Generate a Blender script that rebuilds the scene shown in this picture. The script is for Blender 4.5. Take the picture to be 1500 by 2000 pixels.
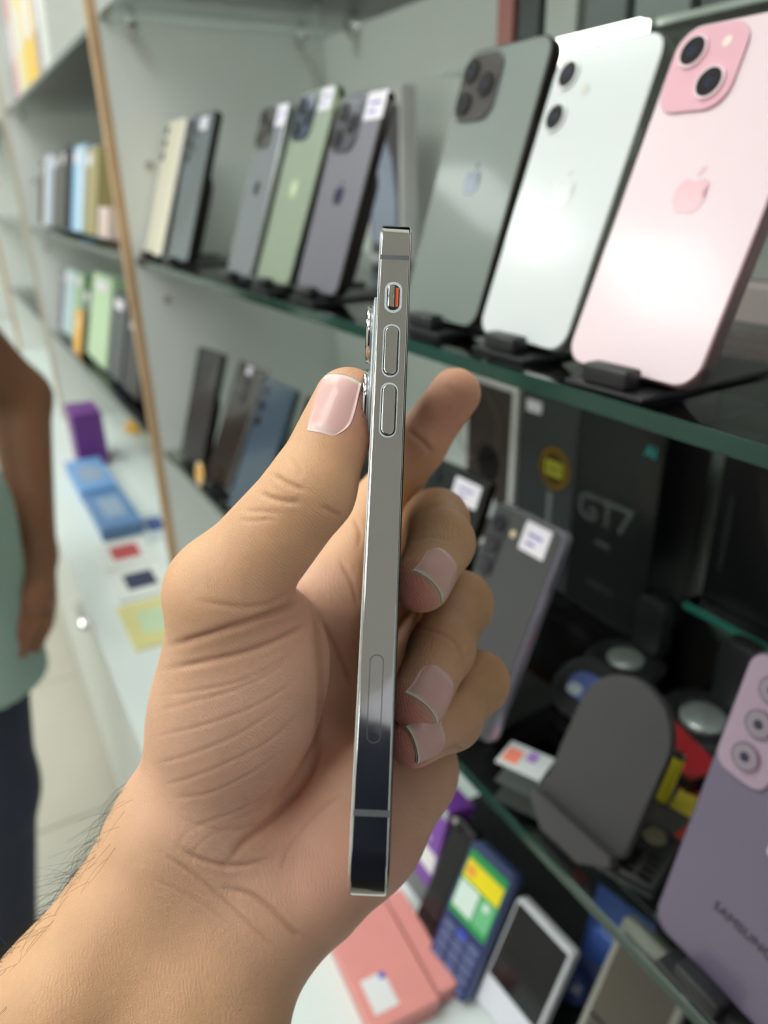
import bpy, bmesh, math, random
import numpy as np
from mathutils import Matrix, Vector

random.seed(7)
S = bpy.context.scene
for o in list(bpy.data.objects):
    bpy.data.objects.remove(o, do_unlink=True)
COL = S.collection

# ------------------------------------------------------------------ camera
FPX, CX, CY, EYE = 1440.0, 750.0, 1000.0, 1.35
_d1 = np.array([-900, -618, 1440.0]); _d1 /= np.linalg.norm(_d1)
_dn = np.array([68, (-61200 + 1440 ** 2) / 618.0, 1440.0]); _dn /= np.linalg.norm(_dn)
WX, WZ = -_d1, -_dn
WY = np.cross(WZ, WX)
R = np.array([WX, WY, WZ])            # camera (right, down, forward) -> world


def c2w(p):
    """camera-frame metres (right, down, forward) to world metres"""
    return (np.asarray(p, float) @ R.T) + np.array([0, 0, EYE])


def ray(x, y):
    return R @ np.array([(x - CX) / FPX, (y - CY) / FPX, 1.0])


def on_z(x, y, z):                     # z measured from the eye height
    r = ray(x, y); return r * (z / r[2])


def on_y(x, y, yy):
    r = ray(x, y); return r * (yy / r[1])


cam_d = bpy.data.cameras.new('camera')
cam = bpy.data.objects.new('camera', cam_d)
COL.objects.link(cam)
cm = np.column_stack([R @ [1, 0, 0], R @ [0, -1, 0], R @ [0, 0, -1]])
M = Matrix([[cm[i][j] for j in range(3)] + [0] for i in range(3)] + [[0, 0, 0, 1]])
M.translation = Vector((0, 0, EYE))
cam.matrix_world = M
cam_d.sensor_fit = 'VERTICAL'
cam_d.sensor_height = 36.0
cam_d.sensor_width = 27.0
cam_d.lens = FPX / 2000.0 * 36.0
cam_d.clip_start = 0.01
cam_d.dof.use_dof = True
cam_d.dof.focus_distance = 0.168
cam_d.dof.aperture_fstop = cam_d.lens / 2.6     # 2.6 mm entrance pupil
S.camera = cam

# ------------------------------------------------------------------ world, exposure
w = bpy.data.worlds.new('world'); S.world = w
w.use_nodes = True
w.node_tree.nodes['Background'].inputs[0].default_value = (0.92, 0.96, 1.0, 1)
w.node_tree.nodes['Background'].inputs[1].default_value = 0.55
S.view_settings.view_transform = 'Standard'
S.view_settings.look = 'None'
S.view_settings.gamma = 1.0
S.view_settings.use_curve_mapping = False
S.view_settings.exposure = 0.0
LAMP = 11.0           # strength of the ceiling panels


# ------------------------------------------------------------------ materials
def mat(name, col, rough=0.5, metal=0.0, var=0.06, scale=40.0, bump=0.0, spec=0.5, coat=0.0, emit=None, estr=0.0):
    m = bpy.data.materials.get(name)
    if m: return m
    m = bpy.data.materials.new(name); m.use_nodes = True
    nt = m.node_tree; b = nt.nodes['Principled BSDF']
    tc = nt.nodes.new('ShaderNodeTexCoord')
    nz = nt.nodes.new('ShaderNodeTexNoise'); nz.inputs['Scale'].default_value = scale; nz.inputs['Detail'].default_value = 3
    nt.links.new(tc.outputs['Object'], nz.inputs['Vector'])
    mx = nt.nodes.new('ShaderNodeMix'); mx.data_type = 'RGBA'
    nt.links.new(nz.outputs['Fac'], mx.inputs[0])
    mx.inputs[6].default_value = tuple(max(0, c * (1 - var)) for c in col) + (1,)
    mx.inputs[7].default_value = tuple(min(1, c * (1 + var)) for c in col) + (1,)
    nt.links.new(mx.outputs[2], b.inputs['Base Color'])
    b.inputs['Roughness'].default_value = rough
    b.inputs['Metallic'].default_value = metal
    b.inputs['Specular IOR Level'].default_value = spec
    b.inputs['Coat Weight'].default_value = coat
    b.inputs['Coat Roughness'].default_value = 0.08
    if bump:
        bp = nt.nodes.new('ShaderNodeBump'); bp.inputs['Strength'].default_value = bump; bp.inputs['Distance'].default_value = 0.001
        nt.links.new(nz.outputs['Fac'], bp.inputs['Height']); nt.links.new(bp.outputs[0], b.inputs['Normal'])
    if emit:
        b.inputs['Emission Color'].default_value = tuple(emit) + (1,)
        b.inputs['Emission Strength'].default_value = estr
    return m


def srgb(r, g, b):
    f = lambda c: ((c / 255 + 0.055) / 1.055) ** 2.4 if c > 10 else c / 255 / 12.92
    return (f(r), f(g), f(b))


def glass_mat(name, tint, rough=0.02):
    m = bpy.data.materials.new(name); m.use_nodes = True
    nt = m.node_tree; nt.nodes.clear()
    out = nt.nodes.new('ShaderNodeOutputMaterial')
    tr = nt.nodes.new('ShaderNodeBsdfTransparent')
    gl = nt.nodes.new('ShaderNodeBsdfGlossy'); gl.inputs['Roughness'].default_value = rough
    fr = nt.nodes.new('ShaderNodeFresnel'); fr.inputs['IOR'].default_value = 1.45
    mx = nt.nodes.new('ShaderNodeMixShader')
    nz = nt.nodes.new('ShaderNodeTexNoise'); nz.inputs['Scale'].default_value = 6
    cr = nt.nodes.new('ShaderNodeMix'); cr.data_type = 'RGBA'
    cr.inputs[6].default_value = tuple(tint) + (1,)
    cr.inputs[7].default_value = tuple(min(1, t * 1.04) for t in tint) + (1,)
    nt.links.new(nz.outputs['Fac'], cr.inputs[0]); nt.links.new(cr.outputs[2], tr.inputs['Color'])
    nt.links.new(fr.outputs[0], mx.inputs[0]); nt.links.new(tr.outputs[0], mx.inputs[1]); nt.links.new(gl.outputs[0], mx.inputs[2])
    nt.links.new(mx.outputs[0], out.inputs[0])
    return m


M_WALL = mat('laminate_white', srgb(226, 227, 222), 0.45, var=0.02, scale=8)
M_WOOD = mat('edge_beech', srgb(196, 160, 122), 0.5, var=0.15, scale=30)
M_GLASS = glass_mat('shelf_glass', (0.93, 0.965, 0.95))
M_GEDGE = mat('shelf_glass_edge', srgb(22, 62, 54), 0.10, var=0.3, scale=25, spec=0.7)
M_CHROME = mat('chrome', (0.75, 0.73, 0.71), 0.12, 1.0)
M_BLK = mat('black_plastic', srgb(34, 33, 36), 0.42, bump=0.05)
M_BLKG = mat('black_gloss', (0.006, 0.006, 0.008), 0.12)
M_LENS = mat('lens_glass', (0.012, 0.012, 0.016), 0.06, coat=0.6)
M_WHITE = mat('white_card', srgb(232, 230, 230), 0.55, var=0.03)
M_STICK = mat('price_sticker', srgb(236, 228, 238), 0.6, var=0.05, scale=300)
M_COUNTER = mat('counter_white', srgb(226, 232, 230), 0.3, var=0.02, scale=5)
M_TILE = mat('floor_tile', srgb(196, 190, 176), 0.3, var=0.06, scale=6)
M_GROUT = mat('floor_grout', srgb(150, 145, 132), 0.8)
M_CEIL = mat('ceiling_paint', srgb(215, 213, 208), 0.8, var=0.02)
M_INK = mat('ink_dark', srgb(40, 40, 44), 0.5)


# ------------------------------------------------------------------ object helpers
def link(o, parent=None):
    COL.objects.link(o)
    if parent is not None: o.parent = parent
    return o


def obj(name, bm, m, parent=None, smooth=False, angle=None):
    me = bpy.data.meshes.new(name)
    bmesh.ops.recalc_face_normals(bm, faces=bm.faces[:])
    bm.to_mesh(me); bm.free()
    for mm in (m if isinstance(m, (list, tuple)) else [m]): me.materials.append(mm)
    if smooth:
        for p in me.polygons: p.use_smooth = True
    return link(bpy.data.objects.new(name, me), parent)


def weighted(o):
    m = o.modifiers.new('weighted', 'WEIGHTED_NORMAL'); m.keep_sharp = True; m.weight = 100
    return o


def thing(name, label, cat, loc=(0, 0, 0), rot=(0, 0, 0), group=None):
    o = bpy.data.objects.new(name, None); o.empty_display_size = 0.01
    COL.objects.link(o); o.location = loc; o.rotation_euler = rot
    return tag(o, label, cat, group)


def tag(o, label, cat, group=None):
    o['label'] = label; o['category'] = cat
    if group: o['group'] = group
    return o


def struct(o): o['kind'] = 'structure'; return o


def bm_box(x0, x1, y0, y1, z0, z1, bev=0.0, bm=None, seg=2):
    bm = bm or bmesh.new()
    v = [bm.verts.new((x, y, z)) for x in (x0, x1) for y in (y0, y1) for z in (z0, z1)]
    fs = [bm.faces.new([v[i] for i in q]) for q in ((0, 1, 3, 2), (4, 6, 7, 5), (0, 4, 5, 1), (2, 3, 7, 6), (0, 2, 6, 4), (1, 5, 7, 3))]
    if bev:
        es = list({e for f in fs for e in f.edges})
        bmesh.ops.bevel(bm, geom=es, offset=bev, segments=seg, affect='EDGES', profile=0.5)
    return bm


def rr_loop(w, h, r, n=8, x0=0.0, z0=0.0):
    """rounded rectangle outline, x in [-w/2,w/2], z in [0,h]"""
    pts = []
    for cx, cz, a0 in ((w / 2 - r, r, -90), (w / 2 - r, h - r, 0), (-w / 2 + r, h - r, 90), (-w / 2 + r, r, 180)):
        for k in range(n + 1):
            a = math.radians(a0 + 90 * k / n)
            pts.append((x0 + cx + r * math.cos(a), z0 + cz + r * math.sin(a)))
    return pts


def bm_slab(w, h, r, y0, y1, bev=0.0, n=8, x0=0.0, z0=0.0, bm=None, bseg=3):
    """rounded-rectangle slab standing in the XZ plane, from y0 (front) to y1 (back), with rounded rims"""
    bm = bm or bmesh.new()
    rings = []
    if bev:
        prof = [(bev * (1 - math.sin(a)), bev * (1 - math.cos(a))) for a in [math.pi / 2 * k / bseg for k in range(bseg + 1)]]
        # (inset, dy): start fully inset at the face
        for ins, dy in prof: rings.append((ins, y0 + dy))
        for ins, dy in reversed(prof): rings.append((ins, y1 - dy))
    else:
        rings = [(0, y0), (0, y1)]
    loops = []
    for ins, y in rings:
        L = [bm.verts.new((x, y, z)) for x, z in rr_loop(w - 2 * ins, h - 2 * ins, max(r - ins, 1e-5), n, x0, z0 + ins)]
        loops.append(L)
    for a, b in zip(loops, loops[1:]):
        for i in range(len(a)):
            j = (i + 1) % len(a)
            bm.faces.new((a[i], a[j], b[j], b[i]))
    bm.faces.new(loops[0]); bm.faces.new(list(reversed(loops[-1])))
    return bm


def bm_cyl(cx, cz, r, y0, y1, n=24, r1=None, bm=None):
    """disc along Y"""
    bm = bm or bmesh.new(); r1 = r if r1 is None else r1
    a = [bm.verts.new((cx + r * math.cos(t), y0, cz + r * math.sin(t))) for t in [2 * math.pi * k / n for k in range(n)]]
    b = [bm.verts.new((cx + r1 * math.cos(t), y1, cz + r1 * math.sin(t))) for t in [2 * math.pi * k / n for k in range(n)]]
    for i in range(n):
        j = (i + 1) % n; bm.faces.new((a[i], a[j], b[j], b[i]))
    bm.faces.new(a); bm.faces.new(list(reversed(b)))
    return bm


def bm_vcyl(cx, cy, prof, n=32, bm=None):
    """lathe about Z; prof = [(r,z)...]"""
    bm = bm or bmesh.new(); rings = []
    for r, z in prof:
        rings.append([bm.verts.new((cx + r * math.cos(2 * math.pi * k / n), cy + r * math.sin(2 * math.pi * k / n), z)) for k in range(n)])
    for a, b in zip(rings, rings[1:]):
        for i in range(n):
            j = (i + 1) % n; bm.faces.new((a[i], a[j], b[j], b[i]))
    bm.faces.new(rings[0]); bm.faces.new(rings[-1])
    return bm


def bm_ring(cx, cz, r0, r1, y0, y1, n=28):
    bm = bmesh.new(); L = []
    for r, y in ((r0, y0), (r1, y0), (r1, y1), (r0, y1)):
        L.append([bm.verts.new((cx + r * math.cos(2 * math.pi * k / n), y, cz + r * math.sin(2 * math.pi * k / n))) for k in range(n)])
    for q in range(4):
        a, b = L[q], L[(q + 1) % 4]
        for i in range(n):
            j = (i + 1) % n; bm.faces.new((a[i], a[j], b[j], b[i]))
    return bm


def bm_poly(pts, y0, y1, bm=None):
    bm = bm or bmesh.new()
    a = [bm.verts.new((x, y0, z)) for x, z in pts]; b = [bm.verts.new((x, y1, z)) for x, z in pts]
    n = len(pts)
    for i in range(n):
        j = (i + 1) % n; bm.faces.new((a[i], a[j], b[j], b[i]))
    bm.faces.new(a); bm.faces.new(list(reversed(b)))
    return bm


def bm_tube(pts, r, n=6, bm=None, r1=None):
    bm = bm or bmesh.new(); rings = []
    pts = [Vector(p) for p in pts]
    for i, p in enumerate(pts):
        d = (pts[min(i + 1, len(pts) - 1)] - pts[max(i - 1, 0)]).normalized()
        s = d.cross(Vector((0.13, 0.31, 0.94))); s = s.normalized() if s.length > 1e-6 else Vector((1, 0, 0)); t = d.cross(s)
        rr = r if r1 is None else r + (r1 - r) * i / (len(pts) - 1)
        rings.append([bm.verts.new(p + (s * math.cos(2 * math.pi * k / n) + t * math.sin(2 * math.pi * k / n)) * rr) for k in range(n)])
    for a, b in zip(rings, rings[1:]):
        for i in range(n):
            j = (i + 1) % n; bm.faces.new((a[i], a[j], b[j], b[i]))
    bm.faces.new(rings[0]); bm.faces.new(rings[-1])
    return bm


def text_obj(txt, size, m, parent, x, z, y=-0.0006, name='lettering', bold=0.0, vertical=False, rotz=0.0, spacing=1.0):
    """flat extruded lettering on a face in the local XZ plane, centred at (x, z)"""
    cu = bpy.data.curves.new(name, 'FONT'); cu.body = txt; cu.size = size; cu.align_x = 'CENTER'; cu.align_y = 'CENTER'
    cu.extrude = 0.00008; cu.offset = bold; cu.space_character = spacing; cu.resolution_u = 3
    t = bpy.data.objects.new(name, cu); COL.objects.link(t)
    dg = bpy.context.evaluated_depsgraph_get(); dg.update()
    me = bpy.data.meshes.new_from_object(t.evaluated_get(dg))
    bpy.data.objects.remove(t, do_unlink=True)
    me.materials.clear(); me.materials.append(m)
    me.transform(Matrix.Rotation(math.pi / 2, 4, 'X') @ Matrix.Rotation(rotz, 4, 'Z'))
    o = link(bpy.data.objects.new(name, me), parent)
    o.location = (x, y, z)
    return o


def fruit_logo(size, m, parent, x, z, y=-0.0004):
    """bitten-fruit emblem: body and leaf as one flat raised mark"""
    half = [(0.0, 0.70), (0.10, 0.73), (0.22, 0.77), (0.34, 0.74), (0.43, 0.66)]
    bite = [(0.37, 0.58), (0.33, 0.48), (0.35, 0.37), (0.45, 0.28)]
    low = [(0.40, 0.16), (0.32, 0.04), (0.22, -0.04), (0.12, -0.04), (0.0, 0.0)]
    left = [(-0.12, -0.04), (-0.22, -0.04), (-0.32, 0.05), (-0.41, 0.20), (-0.45, 0.38), (-0.43, 0.54), (-0.36, 0.67), (-0.24, 0.76), (-0.10, 0.74)]
    pts = [(a * size, b * size) for a, b in half + bite + low + left]
    bm = bm_poly(pts, -0.00008, 0.00008)
    leaf = [(0.0, 0.82), (0.02, 0.93), (0.09, 1.02), (0.19, 1.06), (0.18, 0.95), (0.10, 0.85)]
    bm_poly([(a * size, b * size) for a, b in leaf], -0.00008, 0.00008, bm)
    bmesh.ops.triangulate(bm, faces=[f for f in bm.faces if len(f.verts) > 4])
    o = obj('logo', bm, m, parent); o.location = (x, y, z - 0.4 * size)
    return o


# ------------------------------------------------------------------ room shell
Z_UP, Z_MID, Z_LOW, Z_CNT = 0.195, -0.083, -0.355, -0.62
YF, YB, XP = 0.2295, 0.524, -1.074
E_ = EYE


def flat(name, x0, x1, y0, y1, z0, z1, m, bev=0.0, parent=None):
    return obj(name, bm_box(x0, x1, y0, y1, z0, z1, bev), m, parent)


struct(flat('wall_back', -4.6, 1.2, YB, YB + 0.05, 0, 2.7, M_WALL))
struct(flat('wall_end', -4.65, -4.6, -2.6, YB + 0.05, 0, 2.7, M_WALL))
struct(flat('wall_opposite', -4.65, 1.2, -2.65, -2.6, 0, 2.7, mat('opposite_wall', srgb(216, 212, 206), 0.6, var=0.05, scale=3)))
struct(flat('ceiling', -4.65, 1.2, -2.65, YB + 0.05, 2.7, 2.75, M_CEIL))
fl = struct(flat('floor', -4.65, 1.2, -2.65, YB + 0.05, -0.03, -0.004, M_GROUT))
tm = None
for i in range(7):
    for j in range(5):
        if tm is None:
            t = obj('tile', bm_box(-0.298, 0.298, -0.298, 0.298, -0.01, 0.0, 0.002), M_TILE, fl); tm = t.data
        else:
            t = link(bpy.data.objects.new('tile', tm), fl)
        t.location = (-4.3 + 0.6 * i + 0.1, -2.1 + 0.6 * j + 0.15, 0.0)

# LED panels of the shop ceiling (the light of the place), seen in the polished steel too
M_LED = mat('led_diffuser', (0.9, 0.95, 0.93), 0.5, var=0.0, emit=(0.93, 1.0, 0.96), estr=LAMP)
M_FRAME = mat('led_frame', srgb(225, 225, 225), 0.4)
k = 0
for lx, lys in ((-3.4, (-1.75, -0.42)), (-2.0, (-1.75, -0.42)), (-0.75, (-1.75, -0.42)), (0.0, (-1.05,)), (0.75, (-1.9,))):
    for ly in lys:
        L = thing('ceiling_light', 'square white recessed ceiling light panel above the aisle', 'ceiling light', (lx, ly, 2.7), group='ceiling light panels')
        for a in ((-0.31, 0.31, -0.31, -0.3), (-0.31, 0.31, 0.3, 0.31), (-0.31, -0.3, -0.3, 0.3), (0.3, 0.31, -0.3, 0.3)):
            obj('frame', bm_box(a[0], a[1], a[2], a[3], -0.014, 0.0), M_FRAME, L)
        obj('diffuser', bm_box(-0.298, 0.298, -0.298, 0.298, -0.008, -0.001), M_LED, L)


# display unit: upright dividers with a beech edge, carcass floor to ceiling
def divider(x, label, em=None):
    d = thing('divider_panel', label, 'shelf divider', (x, 0, 0))
    obj('panel', bm_box(-0.018, 0.0, YF - 0.003, YB - 0.001, E_ + Z_CNT + 0.001, 2.69), M_WALL, d)
    obj('edge_band', bm_box(-0.0185, 0.0005, YF - 0.0140, YF - 0.003, E_ + Z_CNT + 0.001, 2.69), em or M_WOOD, d)
    for zs in (0.03, -0.14):
        pl = obj('cam_cap', bm_cyl(0, 0, 0.006, -0.001, 0.0), mat('cap_grey', srgb(170, 166, 160), 0.5), d)
        pl.rotation_euler = (0, 0, math.pi / 2); pl.location = (0.0005, YF + 0.035, E_ + zs)
    return d


divider(XP, 'white upright divider panel with beech edge beside the beige phone')
divider(-2.32, 'white upright divider panel with pale edge beside the pale blue boxes', mat('edge_pale', srgb(206, 194, 178), 0.5))
divider(-3.56, 'white upright divider panel with beech edge at the far end of the shop')
divider(0.30, 'white upright divider panel with beech edge right of the lilac phone')


def glass_shelf(x0, x1, z, label, clips=(), y0=YF, y1=YB - 0.001, t=0.008, edge=None):
    s = thing('glass_shelf', label, 'glass shelf', ((x0 + x1) / 2, y0, E_ + z - t))
    w_ = (x1 - x0) / 2; d_ = y1 - y0
    bm = bmesh.new()
    bm_box(-w_, w_, 0.0012, d_, 0, t, 0, bm)
    obj('pane', bm, M_GLASS, s)
    obj('front_edge', bm_box(-w_, w_, 0.0, 0.0012, 0.0, t, 0.0004), edge or M_GEDGE, s)
    for cx_, cy_ in clips:
        c = obj('shelf_clip', bm_box(-0.009, 0.009, -0.007, 0.007, -0.012, 0.0, 0.003), M_CHROME, s, True)
        c.location = (cx_ - (x0 + x1) / 2, cy_ - y0, 0)
        n = obj('clip_screw', bm_vcyl(0, 0, [(0.003, -0.016), (0.0045, -0.014), (0.0045, -0.011)], 12), M_CHROME, c, True)
    return s


cl = [(XP + 0.010, 0.262), (XP + 0.010, 0.487), (XP + 0.10, 0.516), (-0.4, 0.516)]
glass_shelf(XP + 0.001, 0.281, Z_UP, 'clear glass upper shelf above the row of fruit-logo phones', cl)
glass_shelf(XP + 0.001, 0.281, Z_MID, 'clear glass middle shelf carrying the white and pink phones', cl)
glass_shelf(XP + 0.001, 0.281, Z_LOW, 'clear glass lower shelf carrying the lilac phone and black cartons', cl)
cl2 = [(-2.31, 0.262), (-2.31, 0.487), (-1.10, 0.50)]
glass_shelf(-2.319, XP - 0.019, Z_UP, 'clear glass shelf carrying the yellow and red folders', cl2)
glass_shelf(-2.319, XP - 0.019, Z_MID, 'clear glass shelf carrying the blue and white phone cartons', cl2)
glass_shelf(-2.319, XP - 0.019, Z_LOW, 'clear glass shelf carrying the pale green carton', cl2)
for zz_, nm in ((Z_UP, 'topmost'), (Z_MID, 'middle'), (Z_LOW, 'lowest')):
    glass_shelf(-3.559, -2.339, zz_, 'clear glass shelf in the far bay, the %s of its three' % nm)
# short glass ledges set back against the wall
glass_shelf(-0.60, 0.281, 0.088, 'short glass ledge set back above the white phone', (), 0.40, t=0.004, edge=mat('clear_edge', srgb(196, 206, 196), 0.1))
glass_shelf(-0.318, 0.281, -0.300, 'short glass ledge behind the lilac phone', (), 0.445, t=0.006, edge=mat('teal_edge', srgb(60, 140, 122), 0.1))

cnt = thing('display_counter', 'white counter running under the glass shelves along the aisle', 'counter', (0, 0.085, 0))
obj('counter_top', bm_box(-4.59, 0.9, 0.0, YB - 0.087, E_ + Z_CNT - 0.03, E_ + Z_CNT, 0.002), M_COUNTER, cnt)
obj('front_panel', bm_box(-4.59, 0.9, 0.012, 0.03, 0.08, E_ + Z_CNT - 0.031), M_COUNTER, cnt)
obj('plinth', bm_box(-4.59, 0.9, 0.05, 0.07, 0.001, 0.08), mat('plinth_grey', srgb(176, 176, 178), 0.4), cnt)
for hx in (-1.9, -1.35, -0.8):
    obj('drawer_handle', bm_box(hx - 0.05, hx + 0.05, -0.004, 0.012, 0.60, 0.612, 0.002), M_CHROME, cnt, True)


# ------------------------------------------------------------------ phones
def stand(x, y, z, yaw, lean, label, wide=0.022, group='black phone stands'):
    s = thing('phone_stand', label, 'phone stand', (x, y, z), (0, 0, yaw), group)
    obj('base', bm_box(-wide, wide, -0.013, 0.085, 0, 0.0026, 0.001), M_BLK, s)
    obj('front_lip', bm_box(-0.0125, 0.0125, -0.0125, -0.0025, 0.0026, 0.0115, 0.0018), M_BLK, s, True)
    b = obj('back_rest', bm_slab(0.05, 0.10, 0.02, 0.0, 0.004, 0.001), M_BLK, s)
    b.location = (0, 0.0145, 0.0030); b.rotation_euler = (-lean, 0, 0)
    return s


def phone(label, x, y, z, yaw, lean, W, H, T, frame, back, r=0.009, cams=(), plate=None, logo=None, sticker=None,
          flash=None, buttons=True, roll=0.0, stand_label=None, group=None, brand=None, bev=0.0012, lens_m=None, zoff=0.006):
    p = thing('smartphone', label, 'smartphone', (x, y, E_ + z + zoff), (-lean, roll, yaw), group)
    weighted(obj('frame', bm_slab(W, H, r, 0.0, T, bev), frame, p, True))
    obj('back_panel', bm_slab(W - 0.0022, H - 0.0022, r - 0.001, -0.00035, 0.0008, 0.0003, z0=0.0011), back, p)
    obj('screen', bm_slab(W - 0.003, H - 0.003, r - 0.0015, T - 0.0004, T + 0.0002, z0=0.0015), M_BLKG, p)
    yf = -0.0004
    if plate:
        px, pz, pw, ph, pr, pm = plate
        pl = obj('camera_plate', bm_slab(pw, ph, pr, yf - 0.0014, 0.0, 0.0006, x0=-W / 2 + px + pw / 2, z0=H - pz - ph), pm, p, True); weighted(pl)
        yf -= 0.0013
    for dx, dz, cr, ringm in cams:
        cxx, czz = -W / 2 + dx, H - dz
        ln = obj('camera_lens', bm_cyl(cxx, czz, cr, yf - 0.0012, yf + 0.0004, 28, cr * 1.0), ringm, p)
        obj('lens_glass', bm_cyl(cxx, czz, cr * 0.84, yf - 0.0014, yf - 0.0011, 28), lens_m or M_LENS, ln)
        obj('lens_iris', bm_cyl(cxx, czz, cr * 0.34, yf - 0.00146, yf - 0.00139, 16), mat('iris_blue', (0.03, 0.03, 0.06), 0.1), ln)
    if flash:
        fx, fz, fr, fm = flash
        obj('flash', bm_cyl(-W / 2 + fx, H - fz, fr, yf - 0.0003, yf + 0.0004, 16), fm, p)
    if logo: fruit_logo(logo[0], logo[1], p, 0, H * logo[2], -0.0005)
    if sticker:
        sx, sz, sw, sh = sticker
        st = obj('price_sticker', bm_slab(sw, sh, 0.0012, -0.0007, -0.0004, x0=-W / 2 + sx + sw / 2, z0=H - sz - sh), M_STICK, p)
        for q in range(2):
            obj('print', bm_box(-W / 2 + sx + sw * 0.2, -W / 2 + sx + sw * (0.75 - 0.2 * q), -0.00075, -0.00069, H - sz - sh * (0.45 + 0.3 * q), H - sz - sh * (0.35 + 0.3 * q)), mat('violet_ink', srgb(120, 110, 190), 0.6), st)
    if brand:
        text_obj(brand[0], brand[1], brand[2], p, brand[3], brand[4], -0.0006, 'brand_lettering')
    if buttons:
        obj('side_button', bm_box(W / 2 - 0.0004, W / 2 + 0.0003, T * 0.3, T * 0.7, H * 0.62, H * 0.72, 0.0002), frame, p)
        for a, b in ((0.70, 0.76), (0.61, 0.67)):
            obj('volume_button', bm_box(-W / 2 - 0.0003, -W / 2 + 0.0004, T * 0.3, T * 0.7, H * a, H * b, 0.0002), frame, p)
    if stand_label:
        stand(x, y, E_ + z, yaw, lean, stand_label)
    return p


def deg(a): return math.radians(a)


M_SILV = mat('frame_silver', srgb(190, 190, 192), 0.25, 1.0)
M_DKFR = mat('frame_dark', srgb(66, 62, 60), 0.28, 1.0)
M_GRNFR = mat('frame_green', srgb(120, 126, 110), 0.3, 1.0)
M_ROSE = mat('frame_rose', srgb(150, 120, 126), 0.35, 0.9)
P_GR = mat('back_midnight', srgb(118, 126, 122), 0.32, coat=0.3, var=0.03)
P_WH = mat('back_white', srgb(222, 224, 226), 0.18, coat=0.3, var=0.01)
P_PK = mat('back_pink', srgb(238, 214, 221), 0.25, coat=0.2, var=0.01)
P_PK2 = mat('plate_pink', srgb(236, 180, 194), 0.2, coat=0.4, var=0.02)
P_BEI = mat('back_beige', srgb(226, 218, 198), 0.35, var=0.02)
P_SLT = mat('back_slate', srgb(88, 100, 106), 0.3, coat=0.3)
P_GRY = mat('back_grey', srgb(112, 116, 122), 0.35)
P_GRE = mat('back_sage', srgb(136, 148, 128), 0.35)
P_PUR = mat('back_mauve', srgb(108, 104, 116), 0.35)
RB = mat('lens_ring_dark', srgb(66, 62, 64), 0.2, 0.8)
RW = mat('lens_ring_white', srgb(222, 222, 222), 0.25, 0.3)
RP = mat('lens_ring_pink', srgb(244, 214, 222), 0.25, 0.2)
PLD = mat('plate_smoke', srgb(74, 70, 70), 0.15, coat=0.5)
LG_D = mat('logo_dark', srgb(48, 52, 60), 0.12, 0.7)
LG_L = mat('logo_light', srgb(206, 222, 186), 0.15, 0.3)
LG_W = mat('logo_white', srgb(222, 222, 224), 0.2, 0.2)
LG_P = mat('logo_pink', srgb(240, 196, 204), 0.2, 0.1)
FL = mat('flash_cream', srgb(224, 206, 170), 0.3)
pro3 = lambda s, m: [(0.0125 * s, 0.0125 * s, 0.0068 * s, m), (0.0125 * s, 0.0305 * s, 0.0068 * s, m), (0.0295 * s, 0.0215 * s, 0.0068 * s, m)]
PR = lambda s, m: (0.0035, 0.0035, 0.036 * s, 0.037 * s, 0.010 * s, m)
zm = Z_MID
phone('beige phone with a bare back, first in the row on the middle shelf', -1.0310, 0.2420, zm, deg(2), deg(19), .080, .168, .0085, M_SILV, P_BEI, 0.008,
      [(0.009, 0.012 + 0.016 * i, .0055, RB) for i in range(3)], stand_label='black phone stand under the beige phone')
phone('slate grey phone with white price sticker beside the beige phone', -0.9244, 0.2447, zm, deg(1.4), deg(18.6), .080, .166, .0088, M_DKFR, P_SLT, 0.006,
      [(0.010, 0.014 + 0.017 * i, .0062, RB) for i in range(3)] + [(0.025, 0.022, .004, RB), (0.025, 0.038, .004, RB)], sticker=(0.036, 0.005, 0.024, 0.014), stand_label='black phone stand under the slate grey phone')
phone('grey fruit-logo phone with price sticker left of the sage green phone', -0.7143, 0.2455, zm, 0, deg(19.6), .0640, .158, .0078, M_SILV, P_GRY, 0.010,
      pro3(1, RB), PR(1, PLD), (0.016, LG_D, 0.52), (0.042, 0.004, 0.024, 0.018), stand_label='black phone stand under the grey fruit-logo phone')
phone('sage green phone with shiny pale fruit logo', -0.6398, 0.2502, zm, deg(.9), deg(20.5), .0735, .164, .0078, M_GRNFR, P_GRE, 0.010,
      pro3(1.08, mat('lens_ring_blue', srgb(40, 60, 96), 0.2, 0.6)), PR(1.05, mat('plate_navy', srgb(40, 56, 84), 0.2, coat=0.5)), (0.018, LG_L, 0.50), (0.046, 0.002, 0.022, 0.018), stand_label='black phone stand under the sage green phone')
phone('mauve grey phone with dark fruit logo beside the sage green phone', -0.5566, 0.2542, zm, deg(1.2), deg(19.6), .0725, .151, .0082, M_DKFR, P_PUR, 0.010,
      pro3(1.08, RB), PR(1.08, mat('plate_violet', srgb(62, 58, 74), 0.2, coat=0.5)), (0.017, mat('logo_violet', srgb(62, 62, 92), 0.15, 0.5), 0.50), (0.046, 0.002, 0.028, 0.020), stand_label='black phone stand under the mauve grey phone')
phone('large graphite grey phone with three lenses left of the white phone', -0.3882, 0.2580, zm, deg(1), deg(18.1), .078, .158, .0081, M_DKFR, P_GR, 0.011,
      pro3(1.02, RB), PR(1.02, PLD), (0.0165, LG_D, 0.52), stand_label='black phone stand under the large graphite phone')
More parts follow.
